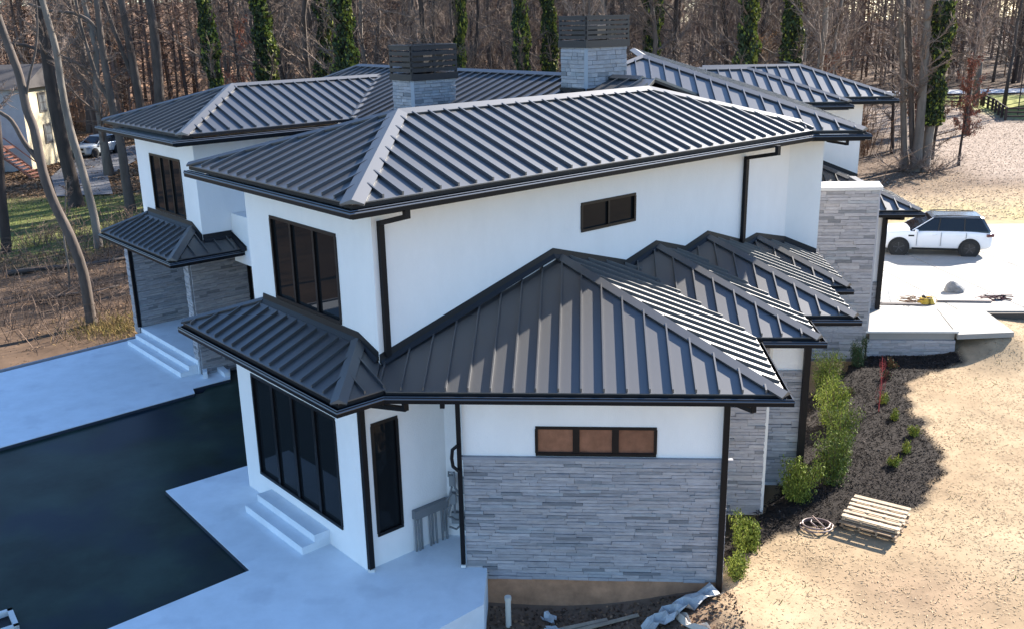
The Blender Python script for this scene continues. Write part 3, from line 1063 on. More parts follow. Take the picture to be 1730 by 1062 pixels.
pipe.rot = rad(45)
pipe([(-3.02, 16.42, 7.36), (-3.02, 16.42, 7.20), (-3.60, 16.95, 6.98), (-3.60, 16.95, 4.50)], w=.11)
pipe([(4.70, 23.80, 7.36), (4.70, 23.80, 7.20), (4.12, 24.66, 6.98), (4.12, 24.66, 4.85)], w=.11)
pipe([(-4.15, 16.75, 3.86), (-4.15, 16.75, .08)], w=.115, shoe=(-4.14, 16.74, .03))
pipe([(-3.20, 16.28, 3.87), (-3.20, 16.28, 3.68), (-3.98, 16.66, 3.60)], w=.10)
pipe.rot = 0
pipe([(-2.33, 16.93, 3.50), (-2.33, 16.93, .12)], w=.085, shoe=(-2.33, 16.93, .05))
pipe([(-2.52, 16.30, 3.88), (-2.52, 16.30, 3.72)], w=.085)
pipe([(2.70, 16.88, 3.72), (2.70, 16.88, -.45)], w=.11)
pipe([(3.05, 16.25, 3.88), (3.05, 16.25, 3.72), (2.74, 16.80, 3.66)], w=.10)
pipe([(5.21, 21.55, 3.84), (5.21, 21.55, .02)], w=.15)
pipe([(10.36, 33.46, 3.72), (10.36, 33.46, .45)], w=.15)
pipe([(10.75, 32.9, 3.86), (10.75, 32.9, 3.72), (10.42, 33.4, 3.64)], w=.11)
pipe([(6.7, 25.25, 7.34), (6.7, 25.25, 7.22), (6.38, 25.9, 7.22)], w=.07)
pipe.rot = rad(45)
pipe([(-10.42, 28.94, 3.3), (-10.42, 28.94, 1.0)], w=.11)
pipe([(*pt(EP - .10, 46.25), 3.8), (*pt(EP - .10, 46.25), .5)], w=.10)

# two-step stoop at the pool window
for k, (w_, h_) in enumerate(((.66, .17), (.36, .34))):
    a, b = Vector((-7.02, 19.515)), Vector((-5.23, 17.75))
    d = (b - a).normalized(); r = Vector((d.y, -d.x))
    if k == 1:
        a = a + d * .02
    mb = MB(); mb.prism([a + r * .003, b + r * .003, b + r * w_, a + r * w_], .0 if k == 0 else .172, h_); mb.obj('step', CONC, house)

# chimneys: stone shaft with slatted metal screen
def chimney(cx, cy, zb, zs, zt, a=1.52, b=.95, seed=5):
    """front corner at (cx, cy); a along B (right), b along A (left)"""
    root = empty('chimney', (0, 0, 0), parent=house)
    f = Vector((cx, cy)); l = f + A2 * b; r = f + B2 * a; k = l + B2 * a
    sh = MB(); sh.prism([f, r, k, l], zb, zs); so = sh.obj('chimney_shaft', STONE_B, root)
    for n_, (p0, p1) in enumerate(((l, f), (f, r))):
        rnd = random.Random(seed + n_)
        j = MB()
        aa, ln_, d = uvp(p0, p1)
        z = zb + .01
        while z < zs - .03:
            h = rnd.uniform(.07, .12)
            h = min(h, zs - z)
            u = 0
            while u < ln_ - .02:
                e = min(ln_, u + rnd.uniform(.14, .45))
                pr = rnd.uniform(.02, .045)
                j.box(aa + d * (u + .004), aa + d * (e - .004), pr, z, z + h - .010, off=pr + .002, tone=rnd.random())
                u = e
            z += h
        j.obj('ledger_stones', STONE, root, kind='stuff')
    cor = MB(); cor.prism([f + Vector((-.05, -.03)), f + Vector((.05, -.03)), f + Vector((.05, .03)), f + Vector((-.05, .03))], zb, zs); cor.obj('corner_trim', mat('bluish_trim', (.33, .35, .38), .8), root)
    o_ = .07
    F, Rr, K, Ll = f - (A2 + B2) * o_, r + (B2 - A2) * o_, k + (A2 + B2) * o_, l + (A2 - B2) * o_
    sc = MB(); sc.prism([F, Rr, K, Ll], zs - .02, zs + .16); scr = sc.obj('screen_base', SLATM, root)
    H = zt - zs - .16
    n = 5
    for e0, e1 in ((Ll, F), (F, Rr), (Rr, K), (K, Ll)):
        aa, ln_, d = uvp(e0, e1)
        for i in range(n):
            z0_ = zs + .16 + (i + .34) * H / n
            s = MB(); s.box(aa + d * .03, aa + d * (ln_ - .03), .02, z0_, z0_ + H / n * .66)
            s.obj('slat', SLATM, root)
        np_ = 3 if ln_ > 1.2 else 2
        for i in range(np_):
            u = .02 + (ln_ - .10) * i / (np_ - 1 if np_ > 1 else 1)
            s = MB(); s.box(aa + d * u, aa + d * (u + .07), .04, zs + .162, zt - .01, off=-.024)
            s.obj('post', SLATM, root)
    tp = MB()
    for e0, e1 in ((Ll, F), (F, Rr), (Rr, K), (K, Ll)):
        aa, ln_, d = uvp(e0, e1)
        tp.box(aa + d * .0, aa + d * (ln_ - .09), .09, zt, zt + .03, off=.01)
    tp.obj('top_rail', SLATM, root)
    fl_ = MB(); fl_.prism([f + Vector((.3, .3)), r - B2 * .2 + A2 * .2, k - (A2 + B2) * .25, l - A2 * .2 + B2 * .2], zs + .2, zt - .22); fl_.obj('flue', SLATM, root)
    return root


chimney(-4.75, 27.80, 7.3, 8.80, 9.72, seed=50)
chimney(.12, 26.50, 7.6, 9.66, 10.42, seed=60, a=1.55, b=.92)
# flashing and small saddle roof beside the second chimney
mb = MB(); f = Vector((.12, 26.44)); mb.box(f + A2 * .95, f, .04, 7.9, 8.60, off=.06); mb.box(f + Vector((0, -.03)), f + B2 * .55, .04, 7.9, 8.60, off=.06); mb.obj('flashing', TRIM, house)
zc2 = roof([(.55, 26.5), (2.1, 25.2), (2.5, 27.2), (1.0, 27.6)], (-.25, .97), 8.42, .36, (.97, .25), phase=.1, top_gap=.05)
# ------------------------------------------------------------------ things round the house


def np_scatter(name, pts, size, col, m, tilt=.5, seed=1, parent=None, kind='stuff', aspect=1.0, up=False, thick=False):
    """many small bent leaves / chips / blades as real faces; pts (N,3)"""
    rs = np.random.RandomState(seed)
    N = len(pts)
    s = size if hasattr(size, '__len__') else np.full(N, size)
    th = rs.uniform(0, 2 * np.pi, N)
    nrm = rs.normal(0, tilt, (N, 3))
    nrm[:, 2] = np.abs(nrm[:, 2]) * .4 + (0.0 if up else 1.0)
    nrm /= np.linalg.norm(nrm, axis=1)[:, None]
    a = np.stack([np.cos(th), np.sin(th), np.zeros(N)], 1)
    if up:
        a[:, 2] = rs.uniform(.7, 2.2, N)
    a -= nrm * (a * nrm).sum(1)[:, None]
    a /= np.linalg.norm(a, axis=1)[:, None] + 1e-9
    b = np.cross(nrm, a)
    a = a * (s * .5)[:, None]
    b = b * (s * .5 * aspect)[:, None]
    c = np.asarray(pts)
    v = np.stack([c - a, c + b * .8 + nrm * (s * .08)[:, None], c + a, c - b * .8 + nrm * (s * .08)[:, None]], 1).reshape(-1, 3)
    q_ = np.arange(4 * N).reshape(N, 4)
    me = np_mesh(name, v, q_, m, np.repeat(col, 4, 0))
    o = link(name, me, parent)
    if kind:
        o['kind'] = kind
    return o


def jcol(rs, base, var, N, alt=None, p=.5):
    c = np.tile(np.array(base, float), (N, 1))
    if alt is not None:
        k = rs.rand(N) < p
        c[k] = alt
    return np.clip(c * (1 + rs.normal(0, var, (N, 1))), .003, .9)


LEAFM = mat('leaf_cover', (.2, .2, .1), .8, attr='Col', spec=.3)
DRYM = mat('dry_cover', (.3, .2, .1), .95, attr='Col', spec=.1)

# --- shrubs


def shrub(x, y, r, h, n, col, alt, label, group=None, seed=1, name='shrub', cat='shrub', leaf=.07, lean=0.0, z=None):
    z0 = gz(x, y) - .03 if z is None else z
    root = empty(name, (x, y, z0), label, cat, group)
    rs = np.random.RandomState(seed)
    st = MB()
    clumps = []
    nst = max(4, int(n / 260))
    for k in range(nst):
        a = rs.uniform(0, 6.28)
        rr = r * rs.uniform(.15, .75)
        hh = h * rs.uniform(.45, .95)
        e = Vector((rr * math.cos(a) + lean * hh, rr * math.sin(a), hh))
        st.tube([(0, 0, 0), (e.x * .4, e.y * .4, e.z * .5), e], [.018, .012, .005], 5)
        clumps.append(e)
    st.obj('stem', mat('shrub_stem', (.10, .065, .04), .9), root)
    pts = []
    per = n // nst
    for e in clumps:
        m_ = per
        t = rs.rand(m_) ** .7
        cen = np.outer(t, np.array(e))
        sp = rs.normal(0, 1, (m_, 3))
        sp /= np.linalg.norm(sp, axis=1)[:, None]
        rad_ = r * .42 * rs.uniform(.55, 1.05, m_)[:, None] * (1.15 - .6 * t)[:, None]
        p = cen + sp * rad_ * np.array([1, 1, 1.1])
        p = p[p[:, 2] > .02]
        pts.append(p)
    pts = np.concatenate(pts)
    pts = pts + .03 * rs.normal(0, 1, pts.shape)
    pts[:, 2] = np.maximum(pts[:, 2], .02)
    N = len(pts)
    o = np_scatter('foliage', pts, leaf * rs.uniform(.6, 1.5, N), jcol(rs, col, .28, N, alt, .35), LEAFM, tilt=1.0, seed=seed, parent=root, kind=None, aspect=.55, up=True)
    return root


GR, GR2 = (.12, .155, .022), (.22, .25, .04)
DKG, DKG2 = (.035, .06, .02), (.07, .10, .03)
sh = [
    (3.50, 18.55, .50, .85, 4200, GR, GR2, 'loose bright green shrub at the garage corner, shedding onto the pale lawn', .06),
    (3.12, 17.45, .40, .60, 2400, GR2, GR, 'low ragged green shrub at the foot of the garage downpipe', .05),
    (5.05, 20.75, .60, 1.10, 5200, GR, GR2, 'bright yellow-green shrub at the near end of the planting row', .055),
    (6.05, 21.70, .64, 1.4, 5600, GR, DKG2, 'tall green shrub behind the bright near-end one in the planting row', .055),
    (6.55, 23.2, .64, 1.5, 5400, GR, DKG2, 'narrow green shrub in the middle of the planting row', .055),
    (6.85, 25.1, .68, 1.55, 5400, GR, GR2, 'broad green shrub third from the retaining wall in the row', .055),
    (7.20, 27.2, .66, 1.5, 5000, GR, DKG2, 'green shrub at the far end of the planting row by the bay roofs', .055),
]
for i, (x, y, r, h, n, c, a, lb, lf) in enumerate(sh):
    shrub(x, y, r, h, n, c, a, lb, 'green shrubs planted along the house', seed=40 + i, leaf=lf)
shrub(8.80, 29.75, .42, 1.05, 2400, DKG, (.05, .085, .04), 'small dark blue-green conifer under the retaining wall', None, 60, 'conifer', 'conifer', .05)
for i, (x, y, lb) in enumerate([(7.75, 22.65, 'yellow-green tuft shrub lowest in the mulch bed, nearest the pallet'), (8.33, 23.42, 'yellow-green tuft shrub in the bulge of the mulch bed, second from the pallet'),
                                (8.86, 24.48, 'yellow-green tuft shrub closest to the dry lawn edge'), (8.70, 25.55, 'yellow-green tuft shrub between the lawn edge tuft and the red sapling'),
                                (8.72, 26.75, 'yellow-green tuft shrub right beside the red-twigged sapling')]):
    shrub(x, y, .24, .30, 620, (.22, .23, .03), (.13, .16, .03), lb, 'yellow-green tufts in the mulch bed', 70 + i, leaf=.05)
for i, (x, y, lb, c) in enumerate([(7.95, 27.4, 'dark brownish dwarf shrub between the green row and the red sapling', (.10, .07, .03)), (9.80, 29.7, 'rusty round dwarf shrub below the end of the retaining wall', (.16, .07, .03)),
                                   (9.35, 28.7, 'small dark red dwarf shrub next to the top of the red sapling', (.09, .035, .03))]):
    shrub(x, y, .24, .34, 520, c, DKG2, lb, 'dwarf shrubs in brown and rust', 80 + i, leaf=.05)
# thin red-twigged sapling
rs = np.random.RandomState(5)
root = empty('sapling', (8.40, 26.1, gz(8.4, 26.1)), 'slender bare sapling with fine bright red twigs standing in the mulch bed', 'sapling')
mb = MB()
mb.tube([(0, 0, 0), (.02, .05, .7), (.0, .1, 1.6)], [.018, .012, .004], 5)
mb.obj('trunk', mat('red_bark', (.32, .05, .05), .7), root)
mb = MB()
for i in range(48):
    z = rs.uniform(.15, 1.45)
    a = rs.uniform(0, 6.28)
    l = rs.uniform(.15, .42) * (1.25 - z * .45)
    p = Vector((.01, .06 * z, z))
    e = p + Vector((math.cos(a) * l * .45, math.sin(a) * l * .45, l))
    mb.tube([p, (p + e) / 2 + Vector((math.cos(a) * .04, math.sin(a) * .04, 0)), e], [.0045, .003, .002], 3, cap=False)
mb.obj('twigs', MATS['red_bark'], root)

# --- mulch, straw, leaf litter as real chips and blades
rs = np.random.RandomState(11)
p = np.stack([rs.uniform(2.5, 12.3, 60000), rs.uniform(17.5, 31, 60000)], 1)
p = p[inside(p[:, 0] + .12 * wob(p[:, 0] * 3, p[:, 1] * 3), p[:, 1], BED)]
p = p[~inside(p[:, 0], p[:, 1], DIG)]
z = hz0(p[:, 0], p[:, 1]) + .012 + rs.rand(len(p)) * .02
N = len(p)
np_scatter('mulch_chips', np.c_[p, z], rs.uniform(.03, .11, N), jcol(rs, (.022, .018, .016), .45, N, (.062, .050, .042), .18), DRYM, tilt=.6, seed=2, aspect=.35)
N = 110000
p = np.stack([rs.uniform(-1.8, 16.5, N) ** 1.0, rs.uniform(14.6, 34, N)], 1)
p = p[~inside(p[:, 0] + .12 * wob(p[:, 0] * 3, p[:, 1] * 3), p[:, 1], BED) & ~inside(p[:, 0], p[:, 1], DIG)]
p = p[(p[:, 0] > .42 * (p[:, 1] - 14) - .5) & ((p[:, 0] > 2.4) | (rs.rand(len(p)) < .06)) & (p[:, 0] < .52 * p[:, 1] + 2.5)]
dens = (.55 + .45 * wob(p[:, 0] * 1.1, p[:, 1] * 1.1))
p = p[rs.rand(len(p)) < np.clip(dens, .15, 1)]
N = len(p)
np_scatter('dry_grass', np.c_[p, hz0(p[:, 0], p[:, 1]) + .004 + .008 * rs.rand(N)], rs.uniform(.03, .10, N), jcol(rs, (.37, .285, .185), .12, N, (.27, .20, .125), .10), DRYM, tilt=.22, seed=3, aspect=.3)
# green specks in the lawn
p = np.stack([rs.uniform(3, 14, 3000), rs.uniform(15, 33, 3000)], 1)
p = p[(wob(p[:, 0] * 2 + 9, p[:, 1] * 2) > .55) & ~inside(p[:, 0], p[:, 1], DIG) & ~inside(p[:, 0], p[:, 1], BED) & (p[:, 0] > .42 * (p[:, 1] - 14))]
N = len(p)
np_scatter('grass_sprouts', np.c_[p, hz0(p[:, 0], p[:, 1]) + .03], rs.uniform(.06, .14, N), jcol(rs, (.16, .19, .04), .3, N), LEAFM, tilt=.6, seed=4, aspect=.2, up=True)
# far lawn blades, right side
N = 80000
p = np.stack([rs.uniform(12, 46, N), rs.uniform(35, 112, N)], 1)
p = p[(p[:, 0] > .26 * p[:, 1] + 1) & (p[:, 0] < .56 * p[:, 1]) & ~((p[:, 1] < 52.5) & (p[:, 0] < 27))]
N = len(p)
np_scatter('fallen_leaves', np.c_[p, hz0(p[:, 0], p[:, 1]) + .01 + .02 * rs.rand(N)], rs.uniform(.08, .18, N), jcol(rs, (.29, .23, .175), .15, N, (.21, .155, .11), .2), DRYM, tilt=.3, seed=6, aspect=.5)
# woodland leaf litter, left
N = 150000
t = rs.rand(N) ** .55
yy = 27 + t * 95
xx = -.74 * yy + rs.rand(N) * (.74 * yy - .24 * yy + 3)
p = np.stack([xx, yy], 1)
p = p[~inside(p[:, 0], p[:, 1], DIG)]
gr = (p[:, 0] < -25) & (p[:, 1] > 46) & (p[:, 1] < 64)
p = p[~gr | (rs.rand(len(p)) < .12)]
N = len(p)
np_scatter('leaf_litter', np.c_[p, hz0(p[:, 0], p[:, 1]) + .02 + .05 * rs.rand(N)], rs.uniform(.05, .13, N) * (p[:, 1] / 30) ** .9, jcol(rs, (.13, .08, .045), .35, N, (.22, .15, .095), .3), DRYM, tilt=.55, seed=7, aspect=.6)
# tall dry grass by the far patio corner
N = 2200
p = np.stack([rs.normal(-17.0, 1.0, N), rs.normal(33.0, .8, N)], 1)
p = p[(p[:, 1] > p[:, 0] + 47.0)]
N = len(p)
np_scatter('tall_dry_grass', np.c_[p, hz0(p[:, 0], p[:, 1]) + .12], rs.uniform(.2, .4, N), jcol(rs, (.24, .17, .07), .3, N, (.14, .13, .04), .3), DRYM, tilt=.5, seed=8, aspect=.06, up=True)
# green blades on the neighbour's lawn
N = 9000
p = np.stack([rs.uniform(-42, -24, N), rs.uniform(45, 64, N)], 1)
N = len(p)
np_scatter('lawn_grass', np.c_[p, hz0(p[:, 0], p[:, 1]) + .03], rs.uniform(.1, .25, N), jcol(rs, (.15, .18, .04), .3, N, (.20, .20, .06), .3), LEAFM, tilt=.6, seed=9, aspect=.2, up=True)

# --- pallets by the bed
WOOD = mat('pallet_wood', (.40, .31, .21), .85, var=.18, vscale=4, rand=.14, bump=.3, bscale=30)
WOOD2 = mat('pallet_wood_dark', (.26, .185, .12), .9, var=.2, vscale=4, rand=.15)


def pallet(x, y, z, rot, label, m, tilt=0):
    root = empty('pallet', (x, y, z), label, 'pallet')
    root.rotation_euler = (0, tilt, rot)
    L, W = 1.22, 1.02
    for k in range(6):
        b = MB(); w = (.12 if k in (0, 5) else .10) * random.uniform(.9, 1.1)
        yy_ = -W / 2 + W * k / 5
        b.cube((random.uniform(-.02, .02), yy_, .125), (L, w, .02)); b.obj('slat', m, root)
    for k in range(4):
        b = MB(); b.cube((-L / 2 + .06 + (L - .12) * k / 3, 0, .07), (.045, W + .05, .085)); b.obj('stringer', m, root)
    for k in range(3):
        b = MB(); b.cube((0, -W / 2 + .05 + (W - .1) * k / 2, .013), (L, .10, .02)); b.obj('bottom_board', m, root)
    return root


pz = gz(6.45, 19.65)
prot = math.atan2(-.60, 1.02)
pallet(6.46, 19.60, pz + .03, prot - .03, 'darker wooden pallet underneath the pale one on the dry lawn', WOOD2)
pallet(6.49, 19.66, pz + .175, prot, 'pale weathered wooden pallet lying on another beside the mulch bed', WOOD)

# hose coil
root = empty('coiled_hose', (5.17, 19.45, gz(5.17, 19.45)), 'coiled greyish pink irrigation hose lying on the ground beside the pallets', 'hose')
mb = MB()
pts = []
for i in range(170):
    t = i / 30 * math.pi * 1.0
    k = i / 170
    r_ = .30 + .035 * math.sin(7 * k) - .02 * (i % 60) / 60
    pts.append((r_ * 1.1 * math.cos(t), r_ * .9 * math.sin(t), .03 + .10 * k))
mb.tube(pts, .019, 6)
mb.tube([pts[-1], (-.05, .22, .18), (-.12, .05, .12), (-.03, -.18, .12)], .017, 6)
mb.obj('hose', mat('hose_plastic', (.24, .17, .15), .5), root, smooth=True)

# --- trench debris in front of the garage
SH = mat('tarp_white', (.42, .42, .41), .7, var=.15, vscale=6, bump=.6, bscale=20)


def crumple(name, pts, w, label, cat, m, seed=1, h=.10):
    rs_ = random.Random(seed)
    vs, fs = [], []
    n = len(pts)
    K = 5
    for i, (x, y) in enumerate(pts):
        d = Vector(pts[min(i + 1, n - 1)]) - Vector(pts[max(i - 1, 0)])
        d.normalize()
        r_ = Vector((d.y, -d.x))
        for k in range(K):
            s = (k / (K - 1) - .5) * w * rs_.uniform(.6, 1.25)
            q_ = Vector((x, y)) + r_ * s + d * rs_.uniform(-.04, .04)
            vs.append((q_.x, q_.y, gz(q_.x, q_.y) + .02 + rs_.uniform(0, h)))
    for i in range(n - 1):
        for k in range(K - 1):
            fs.append((i * K + k, i * K + k + 1, (i + 1) * K + k + 1, (i + 1) * K + k))
    off = len(vs)
    vs += [(a, b, c - .012) for a, b, c in vs]
    fs += [tuple(reversed([v + off for v in f])) for f in fs]
    mb = MB(); mb.add(vs, fs)
    return tag(mb.obj(name, m), label, cat)


def dense(pts, st=.12):
    out = []
    for a, b in zip(pts[:-1], pts[1:]):
        n = max(1, int((Vector(b) - Vector(a)).length / st))
        for i in range(n):
            out.append(tuple(Vector(a).lerp(Vector(b), i / n)))
    return out + [pts[-1]]


crumple('tarp', dense([(1.22, 15.82), (1.7, 16.15), (2.15, 16.42), (2.62, 16.72)]), .42, 'crumpled white plastic sheet lying along the edge of the soil trench', 'tarp', SH, 3, .24)
crumple('tarp', dense([(1.85, 16.15), (2.0, 15.75), (2.35, 15.45)]), .16, 'pale twisted plastic strip running down the dirt bank', 'tarp', mat('tarp_tan', (.55, .47, .38), .8, var=.15), 4, .12)
crumple('plastic_scrap', dense([(-.72, 16.60), (-.50, 16.45)], .08), .22, 'small white plastic scrap lying in the middle of the trench', 'scrap', SH, 5, .12)
crumple('plastic_scrap', dense([(-.66, 16.15), (-.20, 15.95)], .08), .20, 'bluish white plastic scrap beside the end of the boards', 'scrap', SH, 6, .10)
BW = mat('board_wood', (.33, .26, .19), .9, var=.2, rand=.1)


def board(p0, p1, w, t, label, m=None, z=(None, None), name='board', group=None):
    z0 = gz(*p0) + .05 if z[0] is None else z[0]
    z1 = gz(*p1) + .05 if z[1] is None else z[1]
    a, b = Vector((*p0, z0)), Vector((*p1, z1))
    d = b - a
    mb = MB(); mb.cube((0, 0, 0), (d.length, w, t))
    o = mb.obj(name, m or BW)
    o.location = (a + b) / 2
    o.rotation_euler = d.to_track_quat('X', 'Z').to_euler()
    return tag(o, label, 'board', group)


board((-.45, 16.12), (.52, 16.38), .09, .04, 'short weathered board lying in the soil trench')
board((-.30, 16.02), (1.12, 16.42), .07, .035, 'long thin weathered board lying across the soil trench')
mb = MB(); mb.tube([(0, 0, 0), (0, 0, .75)], .055, 12); mb.tube([(0, 0, .70), (0, 0, .78)], .066, 12)
o = mb.obj('drain_pipe', mat('pvc_white', (.62, .58, .50), .5), None, smooth=False); o.location = (-1.40, 16.25, gz(-1.4, 16.25) - .12); tag(o, 'upright pale plastic drain pipe stub beside the patio edge', 'pipe')
rs = np.random.RandomState(21)
N = 2600
p = np.stack([rs.uniform(-1.8, 3.0, N), rs.uniform(14.8, 16.9, N)], 1)
np_scatter('soil_clods', np.c_[p, hz0(p[:, 0], p[:, 1]) + .02], rs.uniform(.02, .10, N), jcol(rs, (.13, .085, .06), .35, N, (.20, .12, .07), .3), DRYM, tilt=1.0, seed=22, aspect=.9)

# --- white frame at the pool corner (mostly outside the picture)
root = empty('skimmer_frame', (-10.75, 14.72, -.2), 'white square frame at the pool edge in the bottom corner', 'pool fitting')
for a, b in (((-.35, -.35), (.35, -.35)), ((.35, -.35), (.35, .35)), ((.35, .35), (-.35, .35)), ((-.35, .35), (-.35, -.35))):
    m_ = MB(); m_.box(a, b, .09, 0, .22); m_.obj('frame_bar', COPING, root)
m_ = MB(); m_.prism([(-.26, -.26), (.26, -.26), (.26, .26), (-.26, .26)], 0, .12); m_.obj('lid', TRIM, root)
root.rotation_euler = (0, 0, rad(40))

# --- utility rack and meters in the recess between pool wing and garage
GREYB = mat('grey_utility_paint', (.16, .17, .18), .6, var=.1)
root = empty('pipe_rack', (0, 0, 0), 'grey box header with vertical pipes along the white wall in the recess', 'pipe rack')
pw = lambda d, z, off: (P1[0] + B2.x * d + off * R2, P1[1] + B2.y * d - off * R2, z)
h0, h1 = 1.12, 1.96
m_ = MB()
a, b = Vector(pw(h0, 0, .13)[:2]), Vector(pw(h1, 0, .13)[:2])
m_.box(a, b, .12, .74, .93)
m_.obj('header_box', GREYB, root)
for k, d in enumerate((1.15, 1.22, 1.30, 1.50, 1.58, 1.66, 1.82, 1.92)):
    m_ = MB(); m_.tube([pw(d, .0, .07 + .02 * (k % 2)), pw(d, .76, .07)], .022, 8); m_.obj('pipe', GREYB, root)
root = empty('electric_meter', (0, 0, 0), 'grey meter boxes with looping cables fixed in the white recess', 'meter')
ym = 18.14
for (x, z0_, z1_, w_) in ((-2.66, 1.22, 1.46, .12), (-2.66, .80, 1.05, .13), (-2.40, 1.05, 1.40, .12), (-2.62, .36, .60, .16), (-2.42, .20, .52, .15)):
    m_ = MB(); m_.prism([(x - w_ / 2, ym - .10), (x + w_ / 2, ym - .10), (x + w_ / 2, ym), (x - w_ / 2, ym)], z0_, z1_); m_.obj('meter_box', mat('meter_grey', (.22, .23, .235), .6), root)
cab = [[(-2.66, 1.22), (-2.72, 1.0), (-2.80, .90), (-2.84, .60), (-2.84, .2)], [(-2.72, 1.46), (-2.72, 1.56), (-2.60, 1.56), (-2.60, 1.2), (-2.5, 1.05)], [(-2.78, .9), (-2.66, 1.1), (-2.52, 1.0), (-2.50, .6), (-2.52, .35)],
       [(-2.75, .30), (-2.60, .24), (-2.5, .34), (-2.45, .55), (-2.33, .62)], [(-2.62, .80), (-2.62, .60)], [(-2.36, 1.05), (-2.36, .52)], [(-2.70, .80), (-2.76, .55), (-2.60, .45), (-2.40, .50)]]
for c in cab:
    m_ = MB(); m_.tube([(x, ym - .12, z_) for x, z_ in c], .024, 6); m_.obj('cable', GREYB, root)
m_ = MB(); m_.tube([(-2.34, 16.86, 2.70), (-2.45, 16.86, 2.60), (-2.47, 16.86, 2.42), (-2.45, 16.86, 2.25), (-2.34, 16.86, 2.15)], .035, 8)
o = m_.obj('conduit', PIPE); tag(o, 'black conduit loop bulging out beside the garage corner downpipe', 'conduit')

# --- terrace clutter
root = empty('stepladder', (10.55, 34.35, .26), 'white stepladder leaning by the porch downpipe', 'ladder')
LM = mat('ladder_white', (.6, .6, .58), .5)
for s in (-.17, .17):
    m_ = MB(); m_.tube([(s + .42, 0, 0), (s * .7 + .1, .05, 1.15)], .018, 6); m_.obj('rail', LM, root)
    m_ = MB(); m_.tube([(s - .0, .35, 0), (s * .7 + .1, .10, 1.15)], .015, 6); m_.obj('rail', LM, root)
for k in range(4):
    t_ = .2 + .2 * k
    m_ = MB(); m_.cube((.42 - .32 * t_ * 1.0, .05 * t_, 1.15 * t_), (.30 - .08 * t_, .07, .02)); m_.obj('step', LM, root)
root = empty('tool_pile', (12.35, 34.75, dz(12, 34.75)), 'heap of yellow hose, sticks and tools on the pale concrete by the terrace', 'tool pile')
rnd = random.Random(9)
m_ = MB()
for k in range(5):
    pts = [((.30 - .02 * k) * math.cos(a_ * .42) + .15, (.22 - .015 * k) * math.sin(a_ * .42), .05 + .04 * k) for a_ in range(16)]
    m_.tube(pts, .028, 6)
m_.obj('yellow_hose', mat('yellow_plastic', (.55, .36, .04), .5), root, smooth=True)
m_ = MB()
for k in range(26):
    a_ = rnd.uniform(0, 3.14)
    c = Vector((rnd.uniform(-.65, .15), rnd.uniform(-.15, .2), rnd.uniform(.05, .25)))
    d_ = Vector((math.cos(a_), math.sin(a_) * .5, rnd.uniform(-.2, .3))) * rnd.uniform(.1, .38)
    m_.tube([c - d_, c + d_], rnd.uniform(.008, .02), 5)
m_.obj('sticks', mat('brown_sticks', (.16, .09, .05), .9), root)
m_ = MB(); m_.cube((.2, -.02, .12), (.22, .18, .16), Matrix.Rotation(.5, 3, 'Z')); m_.cube((.05, .08, .2), (.15, .12, .14), Matrix.Rotation(.9, 3, 'Y')); m_.obj('tool_box', SLATM, root)
board((12.95, 35.05), (14.85, 34.95), .16, .06, 'long pale board lying on the concrete between the two heaps', mat('tan_board', (.36, .30, .26), .9), (dz(0, 35) + .05, dz(0, 35) + .05))
board((10.5, 33.98), (12.0, 33.90), .20, .05, 'dark plank lying at the joint between terrace and concrete', mat('dark_board', (.07, .06, .06), .9), (.44, .44))
root = empty('tool_pile', (15.2, 35.3, dz(15, 35.3)), 'flat heap of dark red and grey tools at the end of the long pale board', 'tool pile')
m_ = MB()
for k in range(22):
    c = Vector((rnd.uniform(-.5, .5), rnd.uniform(-.15, .2), rnd.uniform(.03, .16)))
    d_ = Vector((rnd.uniform(-1, 1), rnd.uniform(-.5, .5), rnd.uniform(-.15, .2))) * .3
    m_.tube([c - d_, c + d_], rnd.uniform(.01, .028), 5)
m_.obj('tool_handle', mat('dark_red_tools', (.13, .05, .045), .7), root)
m_ = MB(); m_.cube((-.05, .1, .12), (.7, .16, .10), Matrix.Rotation(.1, 3, 'Z')); m_.obj('tool_case', SLATM, root)
# grey lump
rs = random.Random(4)
import bmesh
bm = bmesh.new(); bmesh.ops.create_icosphere(bm, subdivisions=3, radius=.36)
for v in bm.verts:
    k = 1 + .22 * math.sin(9 * v.co.x + 3) * math.cos(7 * v.co.y) + rs.uniform(-.06, .06)
    v.co = Vector((v.co.x * k * 1.05, v.co.y * k * .8, max(-.05, v.co.z * k * .85)))
me = bpy.data.meshes.new('cement_bag'); bm.to_mesh(me); bm.free(); me.materials.append(mat('grey_sack', (.20, .20, .20), .9, var=.3, vscale=8))
o = link('cement_bag', me, None, (14.15, 36.6, dz(14, 36.6) + .05)); tag(o, 'crumpled dark grey sack standing on the pale concrete drive', 'sack')

# --- vehicles


